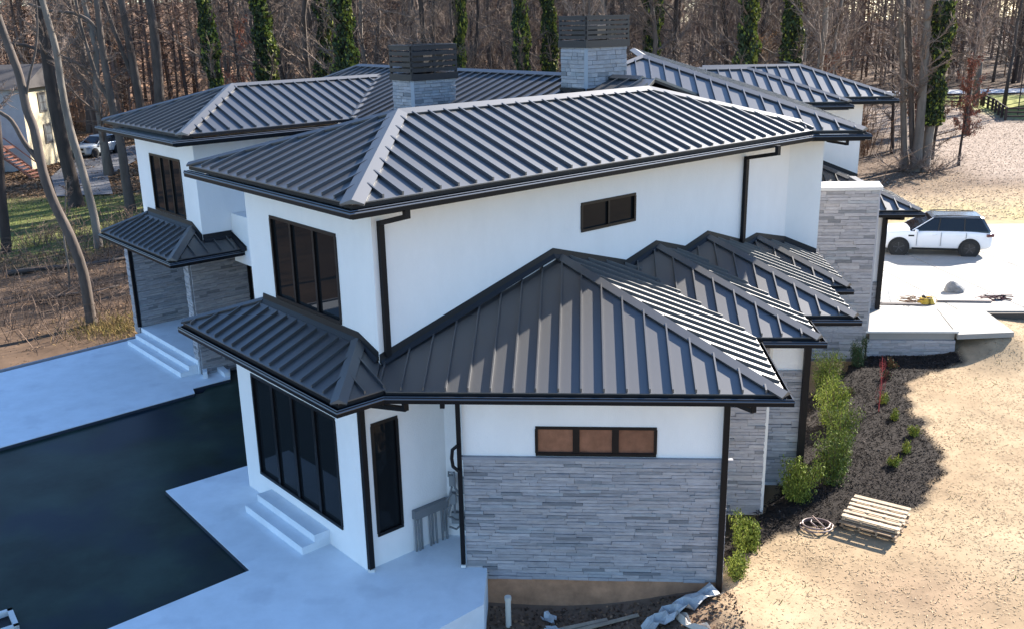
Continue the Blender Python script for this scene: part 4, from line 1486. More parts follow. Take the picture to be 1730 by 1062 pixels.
def car(x, y, z, heading, body, label, glassc, length=4.85, name='suv', roofc=None):
    root = empty(name, (x, y, z), label, 'suv')
    root.rotation_euler = (0, 0, heading)
    # stations along the length (front at +x): x, half width, z bottom, z shoulder
    st = [(2.43, .60, .42, .78), (2.36, .80, .30, .95), (2.10, .93, .24, 1.05), (1.70, .97, .22, 1.10), (1.0, .98, .22, 1.14), (.3, .98, .22, 1.16), (-.6, .98, .22, 1.17), (-1.4, .98, .23, 1.17), (-2.05, .96, .26, 1.15), (-2.34, .88, .34, 1.10), (-2.42, .74, .46, 1.0)]
    vs, fs = [], []
    n = 12
    for (sx, hw, zb, zs_) in st:
        zm = (zb + zs_) / 2
        ring = [(-hw * .82, zb), (-hw * .97, zb + .10), (-hw, zm), (-hw * .985, zs_ - .10), (-hw * .93, zs_ - .015), (-hw * .60, zs_ + .03),
                (hw * .60, zs_ + .03), (hw * .93, zs_ - .015), (hw * .985, zs_ - .10), (hw, zm), (hw * .97, zb + .10), (hw * .82, zb)]
        vs += [(sx, a, b) for a, b in ring]
    for i in range(len(st) - 1):
        for k in range(n):
            k2 = (k + 1) % n
            fs.append((i * n + k, i * n + k2, (i + 1) * n + k2, (i + 1) * n + k))
    fs += [tuple(range(n))[::-1], tuple((len(st) - 1) * n + k for k in range(n))]
    mb = MB(); mb.add(vs, fs)
    bo = mb.obj('body', body, root, smooth=True)
    sb = bo.modifiers.new('s', 'SUBSURF'); sb.levels = 2; sb.render_levels = 2
    # greenhouse
    def ring_gh(zv, xf, xr, hw):
        return [(xf, -hw * .90, zv), (xf - .10, -hw, zv), (xr + .12, -hw, zv), (xr, -hw * .86, zv), (xr, hw * .86, zv), (xr + .12, hw, zv), (xf - .10, hw, zv), (xf, hw * .90, zv)]
    lay = [ring_gh(1.10, 1.12, -2.30, .90), ring_gh(1.16, 1.02, -2.28, .89), ring_gh(1.66, .18, -1.98, .74), ring_gh(1.72, .05, -1.90, .70)]
    mb = MB()
    vs = [p for r_ in lay for p in r_]
    fs = []
    for i in range(3):
        for k in range(8):
            fs.append((i * 8 + k, i * 8 + (k + 1) % 8, (i + 1) * 8 + (k + 1) % 8, (i + 1) * 8 + k))
    fs += [tuple(range(8))[::-1], tuple(24 + k for k in range(8))]
    mb.add(vs, fs)
    gh_ = mb.obj('window', glassc, root)
    # roof skin
    mb = MB()
    lo_ = ring_gh(1.685, .20, -2.02, .755); hi_ = ring_gh(1.755, .05, -1.90, .66)
    mb.add(lo_ + hi_, [(k, (k + 1) % 8, 8 + (k + 1) % 8, 8 + k) for k in range(8)] + [tuple(range(8))[::-1], tuple(8 + k for k in range(8))])
    ro = mb.obj('roof', roofc or body, root)
    bv = ro.modifiers.new('b', 'BEVEL'); bv.width = .03; bv.segments = 3
    for s in (-1, 1):
        # rails, pillars
        m_ = MB(); m_.tube([(.05, s * .66, 1.77), (-.6, s * .68, 1.80), (-1.8, s * .66, 1.77)], .018, 6); m_.obj('roof_rail', FRAME, root)
        for xb, xt in ((.98, .14), (-.10, -.18), (-1.18, -1.18)):
            m_ = MB(); m_.tube([(xb, s * .895, 1.14), (xt, s * .745, 1.69)], .022, 5); m_.obj('pillar', FRAME if xb < .5 else body, root)
        m_ = MB(); m_.cube((.82, s * 1.02, 1.15), (.14, .18, .13)); mi = m_.obj('mirror', body, root); b_ = mi.modifiers.new('b', 'BEVEL'); b_.width = .04; b_.segments = 3
        # lights, vents, handles, sills
        m_ = MB(); m_.cube((2.18, s * .80, .90), (.34, .22, .13), Matrix.Rotation(-s * .5, 3, 'Z')); m_.obj('headlight', mat('headlamp', (.30, .32, .34), .1, spec=.9), root)
        m_ = MB(); m_.cube((-2.24, s * .86, .98), (.32, .14, .12), Matrix.Rotation(s * .35, 3, 'Z')); m_.obj('tail_light', mat('tail_lamp', (.10, .02, .02), .2), root)
        m_ = MB(); m_.cube((1.02, s * .985, .92), (.24, .02, .07)); m_.obj('side_vent', FRAME, root)
        m_ = MB(); m_.cube((-.05, s * .965, .34), (2.0, .06, .08)); m_.obj('sill', FRAME, root)
        for xh in (.05, -.95):
            m_ = MB(); m_.cube((xh, s * .99, .98), (.20, .03, .03)); m_.obj('door_handle', body, root)
        for xj in (.78, -.22, -1.25):
            m_ = MB(); m_.cube((xj, s * .982, .78), (.010, .02, .62)); m_.obj('door_gap', FRAME, root)
        for xw in (1.50, -1.43):
            m_ = MB()
            m_.tube([(xw, s * .70, .385), (xw, s * 1.005, .385)], .455, 28)
            m_.obj('wheel_arch', mat('arch_black', (.012, .012, .012), .8), root)
            m_ = MB(); m_.tube([(xw, s * .74, .375), (xw, s * .98, .375), (xw, s * 1.02, .375)], [.375, .375, .345], 32)
            w_ = m_.obj('wheel', mat('tyre_rubber', (.02, .02, .02), .85), root)
            m_ = MB(); m_.tube([(xw, s * 1.0, .375), (xw, s * 1.028, .375)], .245, 28); m_.obj('rim', mat('rim_dark', (.015, .015, .016), .35), w_)
            for k in range(5):
                a_ = k * 2 * math.pi / 5 + .2
                m_ = MB(); m_.cube((xw + .125 * math.cos(a_), s * 1.035, .375 + .125 * math.sin(a_)), (.235, .02, .04), Matrix.Rotation(-a_, 3, 'Y')); m_.obj('spoke', mat('rim_grey', (.04, .04, .045), .35), w_)
    m_ = MB(); m_.cube((2.40, 0, .80), (.06, 1.05, .20)); m_.obj('grille', FRAME, root)
    m_ = MB(); m_.cube((2.43, 0, .46), (.05, 1.2, .16)); m_.obj('bumper_intake', FRAME, root)
    m_ = MB(); m_.cube((-2.44, 0, .78), (.03, .55, .14)); m_.obj('number_plate', mat('plate_white', (.5, .5, .5), .5), root)
    return root


CARG = mat('car_glass', (.008, .009, .011), .05, spec=.4)
WHITEP = mat('car_white_paint', (.78, .78, .79), .25, spec=.6, coat=.6)
SILV = mat('car_silver_paint', (.42, .46, .48), .30, spec=.6, coat=.5)
cx0, cy0 = 15.75, 44.15
car(cx0, cy0, dz(cx0, cy0), math.pi - .14, WHITEP, 'white suv with black wheels and dark windows parked on the pale concrete drive', CARG, roofc=mat('car_dark_roof', (.10, .10, .095), .2, coat=.5))
car(-43.6, 85.6, gz(-43.6, 85.6) + .10, math.atan2(-.96, -.24), SILV, 'silver suv parked on the drive beside the cream house in the woods', CARG)
car(-38.5, 88.5, gz(-38.5, 88.5) + .10, math.atan2(-.96, -.24), WHITEP, 'white suv mostly hidden behind the left wing of the house', CARG)

# --- neighbour's house on the left
nb = empty('cottage', (0, 0, 0), 'cream two-storey house with dark roof and red deck stairs among the bare trees', 'house')
CRM = mat('cream_render', (.46, .40, .27), .9, var=.06)
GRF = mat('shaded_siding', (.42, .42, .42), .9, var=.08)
gz_ = -.95
n0, n1 = Vector((-45.0, 77.0)), Vector((-45.3, 84.4))
fdir = Vector((-.93, -.36)); fw_ = 11
f1 = n0 + fdir * fw_
m_ = MB(); m_.prism([n0, n1, n1 + fdir * fw_, f1], gz_ - .5, 5.6); m_.obj('wall', CRM, nb)
m_ = MB(); m_.box(f1, n0, .06, gz_, 5.6, off=.07); m_.obj('front_siding', GRF, nb)
m_ = MB()
e = .5
A_, B_, C_, D_ = n0 + Vector((e, -e)), n1 + Vector((e, e)), n1 + fdir * fw_ + Vector((-e, e)), f1 + Vector((-e, -e))
m0, m1 = (A_ + B_) / 2, (C_ + D_) / 2
m_.add([(*A_, 5.6), (*B_, 5.6), (*C_, 5.6), (*D_, 5.6), (*(m0), 7.4), (*(m1), 7.4)], [(0, 1, 4), (1, 2, 5, 4), (2, 3, 5), (3, 0, 4, 5), (0, 3, 2, 1)])
m_.obj('roof', mat('dark_shingle', (.05, .045, .045), .9, var=.2), nb)
sd = (n1 - n0).normalized(); sn = Vector((sd.y, -sd.x))
for (u, z0_, w_) in ((3.2, 3.6, 1.0), (3.4, 1.0, 1.0)):
    m_ = MB(); m_.box(n0 + sd * (u - w_ / 2 - .12), n0 + sd * (u + w_ / 2 + .12), .06, z0_ - .12, z0_ + 1.5, off=.065); wf = m_.obj('window', mat('shutter_dark', (.06, .055, .05), .7), nb)
    for k in (0, 1):
        m_ = MB(); m_.box(n0 + sd * (u - w_ / 2 + .04), n0 + sd * (u + w_ / 2 - .04), .03, z0_ + .05 + .68 * k, z0_ + .62 + .68 * k, off=.09); m_.obj('pane', mat('curtained_glass', (.16, .17, .17), .1), wf)
for u in (2.2, 5.0, 8.0):
    m_ = MB(); m_.box(n0 + fdir * (u + .9), n0 + fdir * u, .05, 2.9, 4.5, off=.13); wf = m_.obj('window', FRAME, nb)
m_ = MB(); m_.cube((n0.x - 3.2, n0.y - 1.6, 3.0), (.9, .9, 8.2)); m_.obj('chimney', mat('orange_brick', (.30, .15, .08), .9, var=.3, vscale=4), nb)
REDW = mat('red_stained_wood', (.18, .07, .045), .8, var=.2, rand=.1)
dk = n0 + fdir * 3.6 + Vector((.5, -1.8))
m_ = MB(); m_.cube((dk.x, dk.y, 1.25), (5.5, 2.6, .16)); m_.obj('deck', REDW, nb)
for k in range(5):
    m_ = MB(); m_.cube((dk.x - 2.6 + 1.3 * k, dk.y - 1.25, .8), (.14, .14, 3.5)); m_.obj('deck_post', REDW, nb)
for k in range(3):
    m_ = MB(); m_.cube((dk.x, dk.y - 1.25, 1.65 + .35 * k), (5.5, .07, .09)); m_.obj('rail', REDW, nb)
for k in range(10):
    m_ = MB(); m_.cube((dk.x + 2.9 + .26 * k, dk.y - .7, 1.15 - .22 * k), (.34, 1.2, .06)); m_.obj('stair_tread', REDW, nb)
for s in (-.62, .62):
    m_ = MB(); m_.tube([(dk.x + 2.7, dk.y - .7 + s, 2.1), (dk.x + 5.4, dk.y - .7 + s, -.1)], .05, 4); m_.obj('rail', REDW, nb)
    m_ = MB(); m_.tube([(dk.x + 2.7, dk.y - .7 + s, 1.1), (dk.x + 5.4, dk.y - .7 + s, -1.0)], .09, 4); m_.obj('stringer', REDW, nb)

# --- board fence, pole and pale building on the right
FB = mat('fence_dark_brown', (.055, .035, .028), .85, var=.2)


def fence(pts, label):
    root = empty('fence', (0, 0, 0), label, 'fence')
    full = []
    for a, b in zip(pts[:-1], pts[1:]):
        a, b = Vector(a), Vector(b)
        n = max(1, round((b - a).length / 2.6))
        full += [a.lerp(b, i / n) for i in range(n)]
    full.append(Vector(pts[-1]))
    for p in full:
        m_ = MB(); g = gz(p.x, p.y); m_.cube((p.x, p.y, g + .62), (.20, .20, 1.34)); m_.obj('post', FB, root)
    for a, b in zip(full[:-1], full[1:]):
        for h in (.38, .78, 1.16):
            za, zb = gz(a.x, a.y) + h, gz(b.x, b.y) + h
            d_ = (b - a); r_ = Vector((d_.y, -d_.x)).normalized() * .13
            m_ = MB()
            m_.add([(a.x + r_.x, a.y + r_.y, za - .08), (b.x + r_.x, b.y + r_.y, zb - .08), (b.x + r_.x, b.y + r_.y, zb + .08), (a.x + r_.x, a.y + r_.y, za + .08),
                    (a.x + r_.x * 1.4, a.y + r_.y * 1.4, za - .08), (b.x + r_.x * 1.4, b.y + r_.y * 1.4, zb - .08), (b.x + r_.x * 1.4, b.y + r_.y * 1.4, zb + .08), (a.x + r_.x * 1.4, a.y + r_.y * 1.4, za + .08)],
                   [(0, 1, 2, 3), (7, 6, 5, 4), (0, 4, 5, 1), (3, 2, 6, 7), (0, 3, 7, 4), (1, 5, 6, 2)])
            m_.obj('rail', FB, root)
    return root


fence([(58, 96.2), (50, 98.2), (41.8, 100.6), (44.4, 110.5), (45.4, 115.5)], 'dark brown three-rail timber fence turning a corner beside the bright grass')
fence([(45.4, 116.2), (41.5, 118.5)], 'short stretch of dark rail fence running off behind the rusty sapling')
m_ = MB(); m_.tube([(0, 0, 0), (0, 0, 5.5)], .06, 8); o = m_.obj('pole', FB); o.location = (44.6, 104.5, gz(44.6, 104.5)); tag(o, 'thin dark pole standing beside the pale building at the fence', 'pole')
pb = empty('shed', (0, 0, 0), 'pale grey building cut off by the picture edge behind the rail fence', 'building')
m_ = MB(); m_.prism([(47.6, 108), (58, 104), (62, 114), (51.6, 118)], -.6, 4.2); m_.obj('wall', mat('pale_siding', (.50, .50, .52), .8), pb)
m_ = MB(); m_.prism([(47.2, 107.7), (58.4, 103.4), (62.4, 114.4), (51.2, 118.5)], 4.2, 4.6); m_.obj('roof', TRIM, pb)
for k in range(3):
    m_ = MB(); a = Vector((48.5 + 3 * k, 108 - .35 - 1.15 * k)); m_.box(a, a + Vector((1.2, -.46)), .05, .6, 2.4, off=.08); m_.obj('window', FRAME, pb)
# ------------------------------------------------------------------ trees
BARK = mat('bark_grey', (.085, .066, .054), .95, var=.4, vscale=3.0, stretch=(1, 1, .25), bump=.8, bscale=10)
BARKD = mat('bark_dark', (.045, .033, .027), .95, var=.4, vscale=3.0, stretch=(1, 1, .25), bump=.8, bscale=10)
BARKL = mat('bark_pale', (.16, .135, .11), .95, var=.35, vscale=2.5, stretch=(1, 1, .25), bump=.8, bscale=10)
TWIG = mat('twig_brown', (.15, .11, .086), .95, rand=.3)
TWIGP = mat('twig_pale', (.21, .155, .12), .95, rand=.25)


def fast_tubes(segs, n=3):
    """segs: list of (p0, p1, r0, r1) -> numpy verts, quads for open n-sided prisms"""
    P0 = np.array([s[0] for s in segs], float)
    P1_ = np.array([s[1] for s in segs], float)
    r0 = np.array([s[2] for s in segs])[:, None, None]
    r1 = np.array([s[3] for s in segs])[:, None, None]
    d = P1_ - P0
    d /= np.linalg.norm(d, axis=1)[:, None] + 1e-9
    ref = np.where(np.abs(d[:, 2:3]) < .9, np.array([[0, 0, 1.]]), np.array([[1., 0, 0]]))
    a = np.cross(d, ref)
    a /= np.linalg.norm(a, axis=1)[:, None] + 1e-9
    b = np.cross(d, a)
    t = 2 * np.pi * np.arange(n) / n
    ring = np.cos(t)[None, :, None] * a[:, None, :] + np.sin(t)[None, :, None] * b[:, None, :]
    v = np.concatenate([P0[:, None, :] + ring * r0, P1_[:, None, :] + ring * r1], 1)
    N = len(segs)
    base = (np.arange(N) * 2 * n)[:, None]
    k = np.arange(n)
    q_ = np.stack([k, (k + 1) % n, n + (k + 1) % n, n + k], 1)
    q_ = (base[:, :, None] + q_[None]).reshape(-1, 4)
    return v.reshape(-1, 3), q_


def branchwork(seed, H, r0, trunk, low=.25, nl=26, nt=22, droop=0.0, spread=1.0, tw=.010, sub=2):
    """limbs and twigs for a bare crown growing off a trunk path (list of Vector)"""
    rs = random.Random(seed)
    limbs, twigs = [], []

    def at(t):
        f = t * (len(trunk) - 1)
        i = min(int(f), len(trunk) - 2)
        return trunk[i].lerp(trunk[i + 1], f - i)
    for k in range(nl):
        t = low + (1 - low) * (k + rs.random()) / nl
        p = at(t)
        a = rs.uniform(0, 6.283)
        L = H * rs.uniform(.12, .26) * (1.1 - .6 * t) * spread
        up = rs.uniform(.25, 1.0) - droop
        d = Vector((math.cos(a), math.sin(a), up)).normalized()
        r = r0 * (1.05 - t) * rs.uniform(.18, .34) + .012
        q_ = p
        nseg = 4
        for s in range(nseg):
            d2 = (d + Vector((rs.uniform(-.3, .3), rs.uniform(-.3, .3), rs.uniform(-.1, .25) - droop * .2))).normalized()
            e = q_ + d2 * (L / nseg)
            rr = r * (1 - (s + 1) / nseg * .75)
            limbs.append((tuple(q_), tuple(e), r * (1 - s / nseg * .75), rr))
            for _ in range(nt // nseg):
                pp = q_.lerp(e, rs.random())
                dd = (d2 * .7 + Vector((rs.gauss(0, .6), rs.gauss(0, .6), rs.gauss(.15 - droop, .45)))).normalized()
                ll = L * rs.uniform(.14, .42)
                m_ = pp + dd * ll * .5
                dd2 = (dd + Vector((rs.gauss(0, .35), rs.gauss(0, .35), rs.gauss(.1, .3)))).normalized()
                e2 = m_ + dd2 * ll * .5
                twigs.append((tuple(pp), tuple(m_), tw * 1.5, tw))
                twigs.append((tuple(m_), tuple(e2), tw, tw * .4))
                for _ in range(sub):
                    dd3 = (dd + Vector((rs.gauss(0, .7), rs.gauss(0, .7), rs.gauss(.1, .5)))).normalized()
                    s0 = pp.lerp(m_, rs.random())
                    twigs.append((tuple(s0), tuple(s0 + dd3 * ll * .4), tw * .8, tw * .3))
            q_, d = e, d2
    return limbs, twigs


def meander(seed, H, lean=.06, n=9, wig=.12):
    rs = random.Random(seed)
    a = rs.uniform(0, 6.28)
    p = [Vector((0, 0, -.3))]
    dx_, dy_ = math.cos(a) * lean, math.sin(a) * lean
    for i in range(1, n):
        z = H * i / (n - 1)
        p.append(Vector((dx_ * z + rs.uniform(-wig, wig) * math.sqrt(i), dy_ * z + rs.uniform(-wig, wig) * math.sqrt(i), z)))
    return p


def trunk_mesh(path, r0, r1, m, n=9, flare=1.45):
    mb = MB()
    k = len(path)
    rr = [r0 + (r1 - r0) * (i / (k - 1)) for i in range(k)]
    rr[0] *= flare
    mb.tube(path, rr, n)
    return mb.mesh('trunk', m, True)


def crown_mesh(limbs, twigs, m):
    v1, q1 = fast_tubes(limbs, 5)
    v2, q2 = fast_tubes(twigs, 3)
    return np_mesh('crown', np.concatenate([v1, v2]), np.concatenate([q1, q2 + len(v1)]), m)


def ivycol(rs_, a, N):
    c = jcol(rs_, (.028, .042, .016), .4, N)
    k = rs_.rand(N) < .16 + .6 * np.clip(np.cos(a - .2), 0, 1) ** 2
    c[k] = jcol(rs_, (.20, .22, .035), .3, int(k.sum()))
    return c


def ivy_mesh(path, r, z0, z1, N, seed, side=None):
    rs_ = np.random.RandomState(seed)
    t = rs_.uniform(z0, z1, N)
    P = np.array([tuple(p) for p in path])
    cx_ = np.interp(t, P[:, 2], P[:, 0]); cy_ = np.interp(t, P[:, 2], P[:, 1])
    a = rs_.uniform(0, 6.283, N)
    k = r * (.98 + .16 * np.sin(t * 1.1 + seed) + .16 * np.sin(t * 3.1 + a + seed)) * rs_.uniform(.55, 1.4, N)
    pts = np.stack([cx_ + k * np.cos(a), cy_ + k * np.sin(a), t], 1)
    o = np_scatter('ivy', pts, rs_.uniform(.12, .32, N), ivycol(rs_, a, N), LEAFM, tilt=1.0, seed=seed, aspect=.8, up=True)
    return o


protos = []
for i in range(8):
    H = 17 + 2 * (i % 3)
    path = meander(100 + i, H, .05 + .03 * (i % 3))
    r = .16 + .045 * (i % 4)
    L_, T_ = branchwork(200 + i, H, r, path, low=.10 + .06 * (i % 3), nl=34, nt=28, droop=.1 * (i % 2), tw=.014)
    bk = (BARK, BARKD, BARKL, BARK)[i % 4]
    protos.append((trunk_mesh(path, r, .05, bk), crown_mesh(L_, T_, TWIG if i % 3 else TWIGP), path, r))
ivyp = []
for i in range(4):
    path = meander(300 + i, 17, .04)
    r = .32 + .05 * i
    L_, T_ = branchwork(400 + i, 17, r, path, low=.35, nl=22, nt=24, tw=.014)
    tm, cm = trunk_mesh(path, r, .12, BARKD), crown_mesh(L_, T_, TWIG)
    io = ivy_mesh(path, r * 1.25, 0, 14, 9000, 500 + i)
    ivyp.append((tm, cm, io.data))
    bpy.data.objects.remove(io)

BARE = dict(name='bare_tree')


def plant(x, y, k, rz, s, label, group, ivy=False, sz=1.0, name='bare_tree', dz_=0.0):
    root = empty(name, (x, y, gz(x, y) - .05 + dz_), label, 'tree', group)
    root.rotation_euler = (0, 0, rz)
    root.scale = (s, s, s * sz)
    src = ivyp[k] if ivy else protos[k][:2]
    link('trunk', src[0], root)
    link('crown', src[1], root)
    if ivy:
        link('ivy', src[2], root)
    return root


rnd = random.Random(77)
# ivy-clad trunks that stand out behind the roof line (x position at y = 62)
ivys = [(-22.9, 62, 0, .95, 'ivy-clad trunk with its right side bright green, behind the left wing roof'), (-20.4, 64, 1, 1.1, 'dark ivy-covered trunk next to the bright green one behind the left wing'),
        (-15.1, 62, 2, 1.05, 'thick ivy-covered trunk standing just left of the near chimney'), (-18.4, 70, 3, .8, 'slim ivy-covered trunk between two thick ones behind the left wing'),
        (-8.2, 66, 3, .55, 'thin ivy-streaked trunk directly right of the near chimney'), (-3.4, 64, 0, .9, 'ivy-covered trunk left of the far chimney'), (-2.0, 66, 1, .85, 'ivy-covered trunk right beside the far chimney'),
        (4.3, 66, 3, .8, 'ivy-covered trunk right of the far chimney'), (9.9, 63, 2, .95, 'thick dark green ivy column behind the two far hip roofs'), (13.2, 64, 1, 1.0, 'broad ivy column above the end of the far hip roof'), (14.6, 70, 0, .7, 'slim ivy column at the right end of the ridge')]
used = []
for i, (x, y, k, s, lb) in enumerate(ivys):
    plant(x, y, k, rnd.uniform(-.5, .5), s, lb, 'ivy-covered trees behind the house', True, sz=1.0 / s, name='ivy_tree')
    used.append((x, y, 1.6))


# hand-placed trunks: paths in (x, y, z), radii, label
def custom(name, paths, m, label, group=None, nl=16, low=.35, tw=.010, H=10, seed=1, crown=True, spread=1.0, tm=None, leaves=None):
    b = Vector(paths[0][0][0])
    root = empty(name, b, label, 'tree', group)
    mb = MB()
    L_, T_ = [], []
    for j, (pts, ra, rb) in enumerate(paths):
        P = [Vector(p) - b for p in pts]
        # smooth
        Q = []
        for i in range(len(P) - 1):
            p0, p1, p2, p3 = P[max(i - 1, 0)], P[i], P[i + 1], P[min(i + 2, len(P) - 1)]
            for t in (0, .33, .66):
                Q.append(.5 * ((2 * p1) + (-p0 + p2) * t + (2 * p0 - 5 * p1 + 4 * p2 - p3) * t * t + (-p0 + 3 * p1 - 3 * p2 + p3) * t ** 3))
        Q.append(P[-1])
        n = len(Q)
        rr = [ra + (rb - ra) * i / (n - 1) for i in range(n)]
        if j == 0:
            rr[0] *= 1.35
            rr[1] *= 1.12
        mb.tube(Q, rr, 10)
        if crown:
            l_, t_ = branchwork(seed * 10 + j, H, ra, Q, low=low, nl=max(3, int(nl * (1 if j == 0 else .5))), nt=20, tw=tw, spread=spread)
            L_ += l_; T_ += t_
    mb.obj('trunk', m, root, smooth=True)
    if crown:
        link('crown', crown_mesh(L_, T_, tm or TWIG), root)
    if leaves:
        rs_ = np.random.RandomState(seed)
        idx_ = rs_.randint(0, len(T_), leaves[0])
        pts = np.array([T_[i][1] for i in idx_]) + rs_.normal(0, .06, (leaves[0], 3))
        np_scatter('dry_leaves', pts, rs_.uniform(.05, .16, leaves[0]) * leaves[2], jcol(rs_, leaves[1], .3, leaves[0]), DRYM, tilt=1, seed=seed, parent=root, kind=None, aspect=.6, up=True)
    used.append((b.x, b.y, 2.2))
    return root


def yz(y, pts):
    return [(x, y, z) for x, z in pts]


custom('bare_tree', [(yz(33.41, [(-18.22, -.5), (-18.23, .54), (-18.26, 1.79), (-18.54, 3.17), (-18.93, 4.32), (-19.17, 5.5), (-19.23, 6.96), (-19.39, 7.68), (-19.45, 8.79), (-19.66, 9.79), (-19.89, 10.9), (-20.2, 13)]), .20, .12),
                     (yz(33.41, [(-19.2, 5.75), (-19.35, 6.03), (-19.69, 6.55), (-20.0, 7.28), (-20.4, 7.6), (-20.9, 8.0)]), .11, .05),
                     (yz(33.41, [(-19.4, 7.9), (-19.1, 8.8), (-18.75, 9.6), (-18.5, 10.6), (-18.4, 12)]), .05, .02)],
       BARK, 'bent grey tree rising from the leaf litter at the edge of the far patio', nl=5, low=.75, H=9, seed=11)
custom('bare_tree', [(yz(60, [(-32.5, -.95), (-32.6, .74), (-32.8, 3.0), (-32.95, 5.2), (-32.98, 7.4), (-32.95, 9.5), (-33.0, 12), (-33.2, 15)]), .46, .28), (yz(60, [(-33, 8.7), (-34.2, 9.3), (-35.8, 9.4), (-37.4, 9.9)]), .12, .05)],
       BARKD, 'thick dark straight trunk right in front of the cream cottage wall', nl=10, low=.6, H=14, seed=12)
custom('bare_tree', [(yz(46.5, [(-24.41, -.8), (-24.38, 1.1), (-24.63, 3.5), (-24.95, 5.7), (-25.05, 7.5), (-25.05, 9.3), (-25.24, 10.8), (-25.5, 12.5)]), .21, .13)],
       BARKL, 'pale slim tree leaning left just right of the dark trunk', nl=8, low=.6, H=10, seed=13)
custom('bare_tree', [(yz(57.4, [(-27.69, -.8), (-27.76, 1.5), (-27.76, 3.3), (-27.96, 5.8), (-28.08, 8.2), (-28.08, 9.8), (-28.04, 12)]), .30, .15), (yz(57.4, [(-28.1, 8.4), (-28.16, 9.4), (-28.5, 10.5), (-29.5, 11.1), (-30.9, 11.25), (-32.2, 11.7)]), .13, .07),
                     (yz(57.4, [(-27.95, 5.9), (-28.6, 7.2), (-28.9, 8.6), (-29.2, 10.5), (-29.3, 12.5)]), .14, .07)],
       BARK, 'forked grey tree whose thick limb arches over to the dark trunk', nl=8, low=.55, H=11, seed=14)
custom('bare_tree', [(yz(76, [(-34.6, -.9), (-34.7, 3.0), (-34.85, 6.6), (-35.0, 9.3), (-35.2, 12.4)]), .36, .24), (yz(76, [(-34.8, 5.5), (-35.5, 8.0), (-36.1, 10.2), (-36.6, 12.5)]), .20, .12)],
       BARK, 'blue-grey twin trunk close behind the left roof corner', nl=8, low=.6, H=13, seed=15)
custom('bare_tree', [(yz(76, [(-33.1, -.9), (-33.2, 3), (-33.0, 6.6), (-32.9, 9.3), (-33.0, 12.4)]), .42, .30)], BARK, 'stout blue-grey trunk next to the twin trunk at the left roof corner', nl=8, low=.6, H=13, seed=16)
custom('bare_tree', [(yz(46.2, [(-29.2, -1.0), (-29.0, .3), (-28.85, 2.4), (-28.6, 4.5), (-28.45, 6.2), (-28.4, 9)]), .26, .18)], BARKD, 'dark trunk cut by the picture edge beside the green lawn', nl=5, low=.8, H=9, seed=17)
custom('bare_tree', [(yz(38.2, [(-21.64, -.7), (-21.46, .8), (-21.47, 2.0), (-21.2, 3.3), (-21.0, 4.4)]), .05, .02)], BARKL, 'knee-high leaning pale sapling near the bent grey tree', nl=12, low=.2, H=5, seed=18, tw=.007)
# right-hand cluster
custom('bare_tree', [(yz(70.2, [(22.83, -.7), (22.51, 1.5), (22.2, 4.3), (21.9, 6.8), (21.55, 9.5), (21.3, 12)]), .24, .17)], BARKL, 'leftmost pale stem of the tree clump by the far lawn', 'tree clump at the lawn edge', nl=26, low=.38, H=15, seed=21, tw=.016, tm=TWIGP)
custom('bare_tree', [(yz(69.7, [(23.26, -.7), (22.85, 2), (22.57, 4.4), (22.26, 6.8), (21.73, 11)]), .22, .15)], BARK, 'grey stem standing between two pale ones in the clump', 'tree clump at the lawn edge', nl=20, low=.4, H=14, seed=22, tw=.016)
custom('bare_tree', [(yz(69.2, [(23.16, -.7), (23.16, 2), (23.11, 4), (23.03, 6.4), (22.91, 9.4), (22.87, 12)]), .34, .22), (yz(69.2, [(22.95, -.3), (22.6, -.45), (22.2, -.6)]), .30, .10), (yz(69.0, [(23.5, -.3), (23.9, -.5), (24.2, -.65)]), .28, .10)], BARKL, 'stout pale trunk with spreading root flare in the middle of the clump', 'tree clump at the lawn edge', nl=26, low=.42, H=15, seed=23, tw=.016, tm=TWIGP)
t4 = custom('ivy_tree', [(yz(69.6, [(23.85, -.7), (23.92, 1.6), (24.03, 3.6), (24.09, 5.6), (24.16, 7.9), (24.06, 11), (24.0, 13)]), .34, .24)], BARKL, 'rightmost trunk of the clump with a dark ivy sleeve above bare bark', 'tree clump at the lawn edge', nl=22, low=.45, H=14, seed=24, tw=.016)
pp = [Vector((x - 23.85, 0, z + .7)) for x, z in [(23.85, -.7), (23.92, 1.6), (24.03, 3.6), (24.09, 5.6), (24.16, 7.9), (24.06, 11), (24.0, 13)]]
iv = ivy_mesh(pp, .50, 3.4, 11.5, 7000, 91); iv.parent = t4; del iv['kind']
custom('bare_tree', [(yz(74.7, [(26.09, -.6), (26.15, 1.3), (26.3, 3.1), (26.4, 4.8), (26.3, 7)]), .13, .06)], BARKD, 'thin dark tree with brown leaves close right of the clump', nl=22, low=.15, H=9, seed=25, tw=.012, leaves=(900, (.20, .11, .07), 1.1))
custom('bare_tree', [(yz(71.4, [(26.84, -.6), (26.85, 1.3), (26.98, 3), (27.07, 5), (27.0, 6.8)]), .10, .04)], BARKD, 'small tree still holding rusty red leaves on the pale leaf-strewn slope', nl=26, low=.28, H=8, seed=26, tw=.010, leaves=(2600, (.24, .095, .065), 1.25))
custom('bare_tree', [(yz(78, [(24.23, -.6), (24.05, 1.4), (23.9, 3.7), (23.6, 6.8), (23.6, 9)]), .14, .08)], BARKD, 'slender dark tree left of the pale clump next to the house corner', nl=18, low=.3, H=9, seed=27, tw=.012)
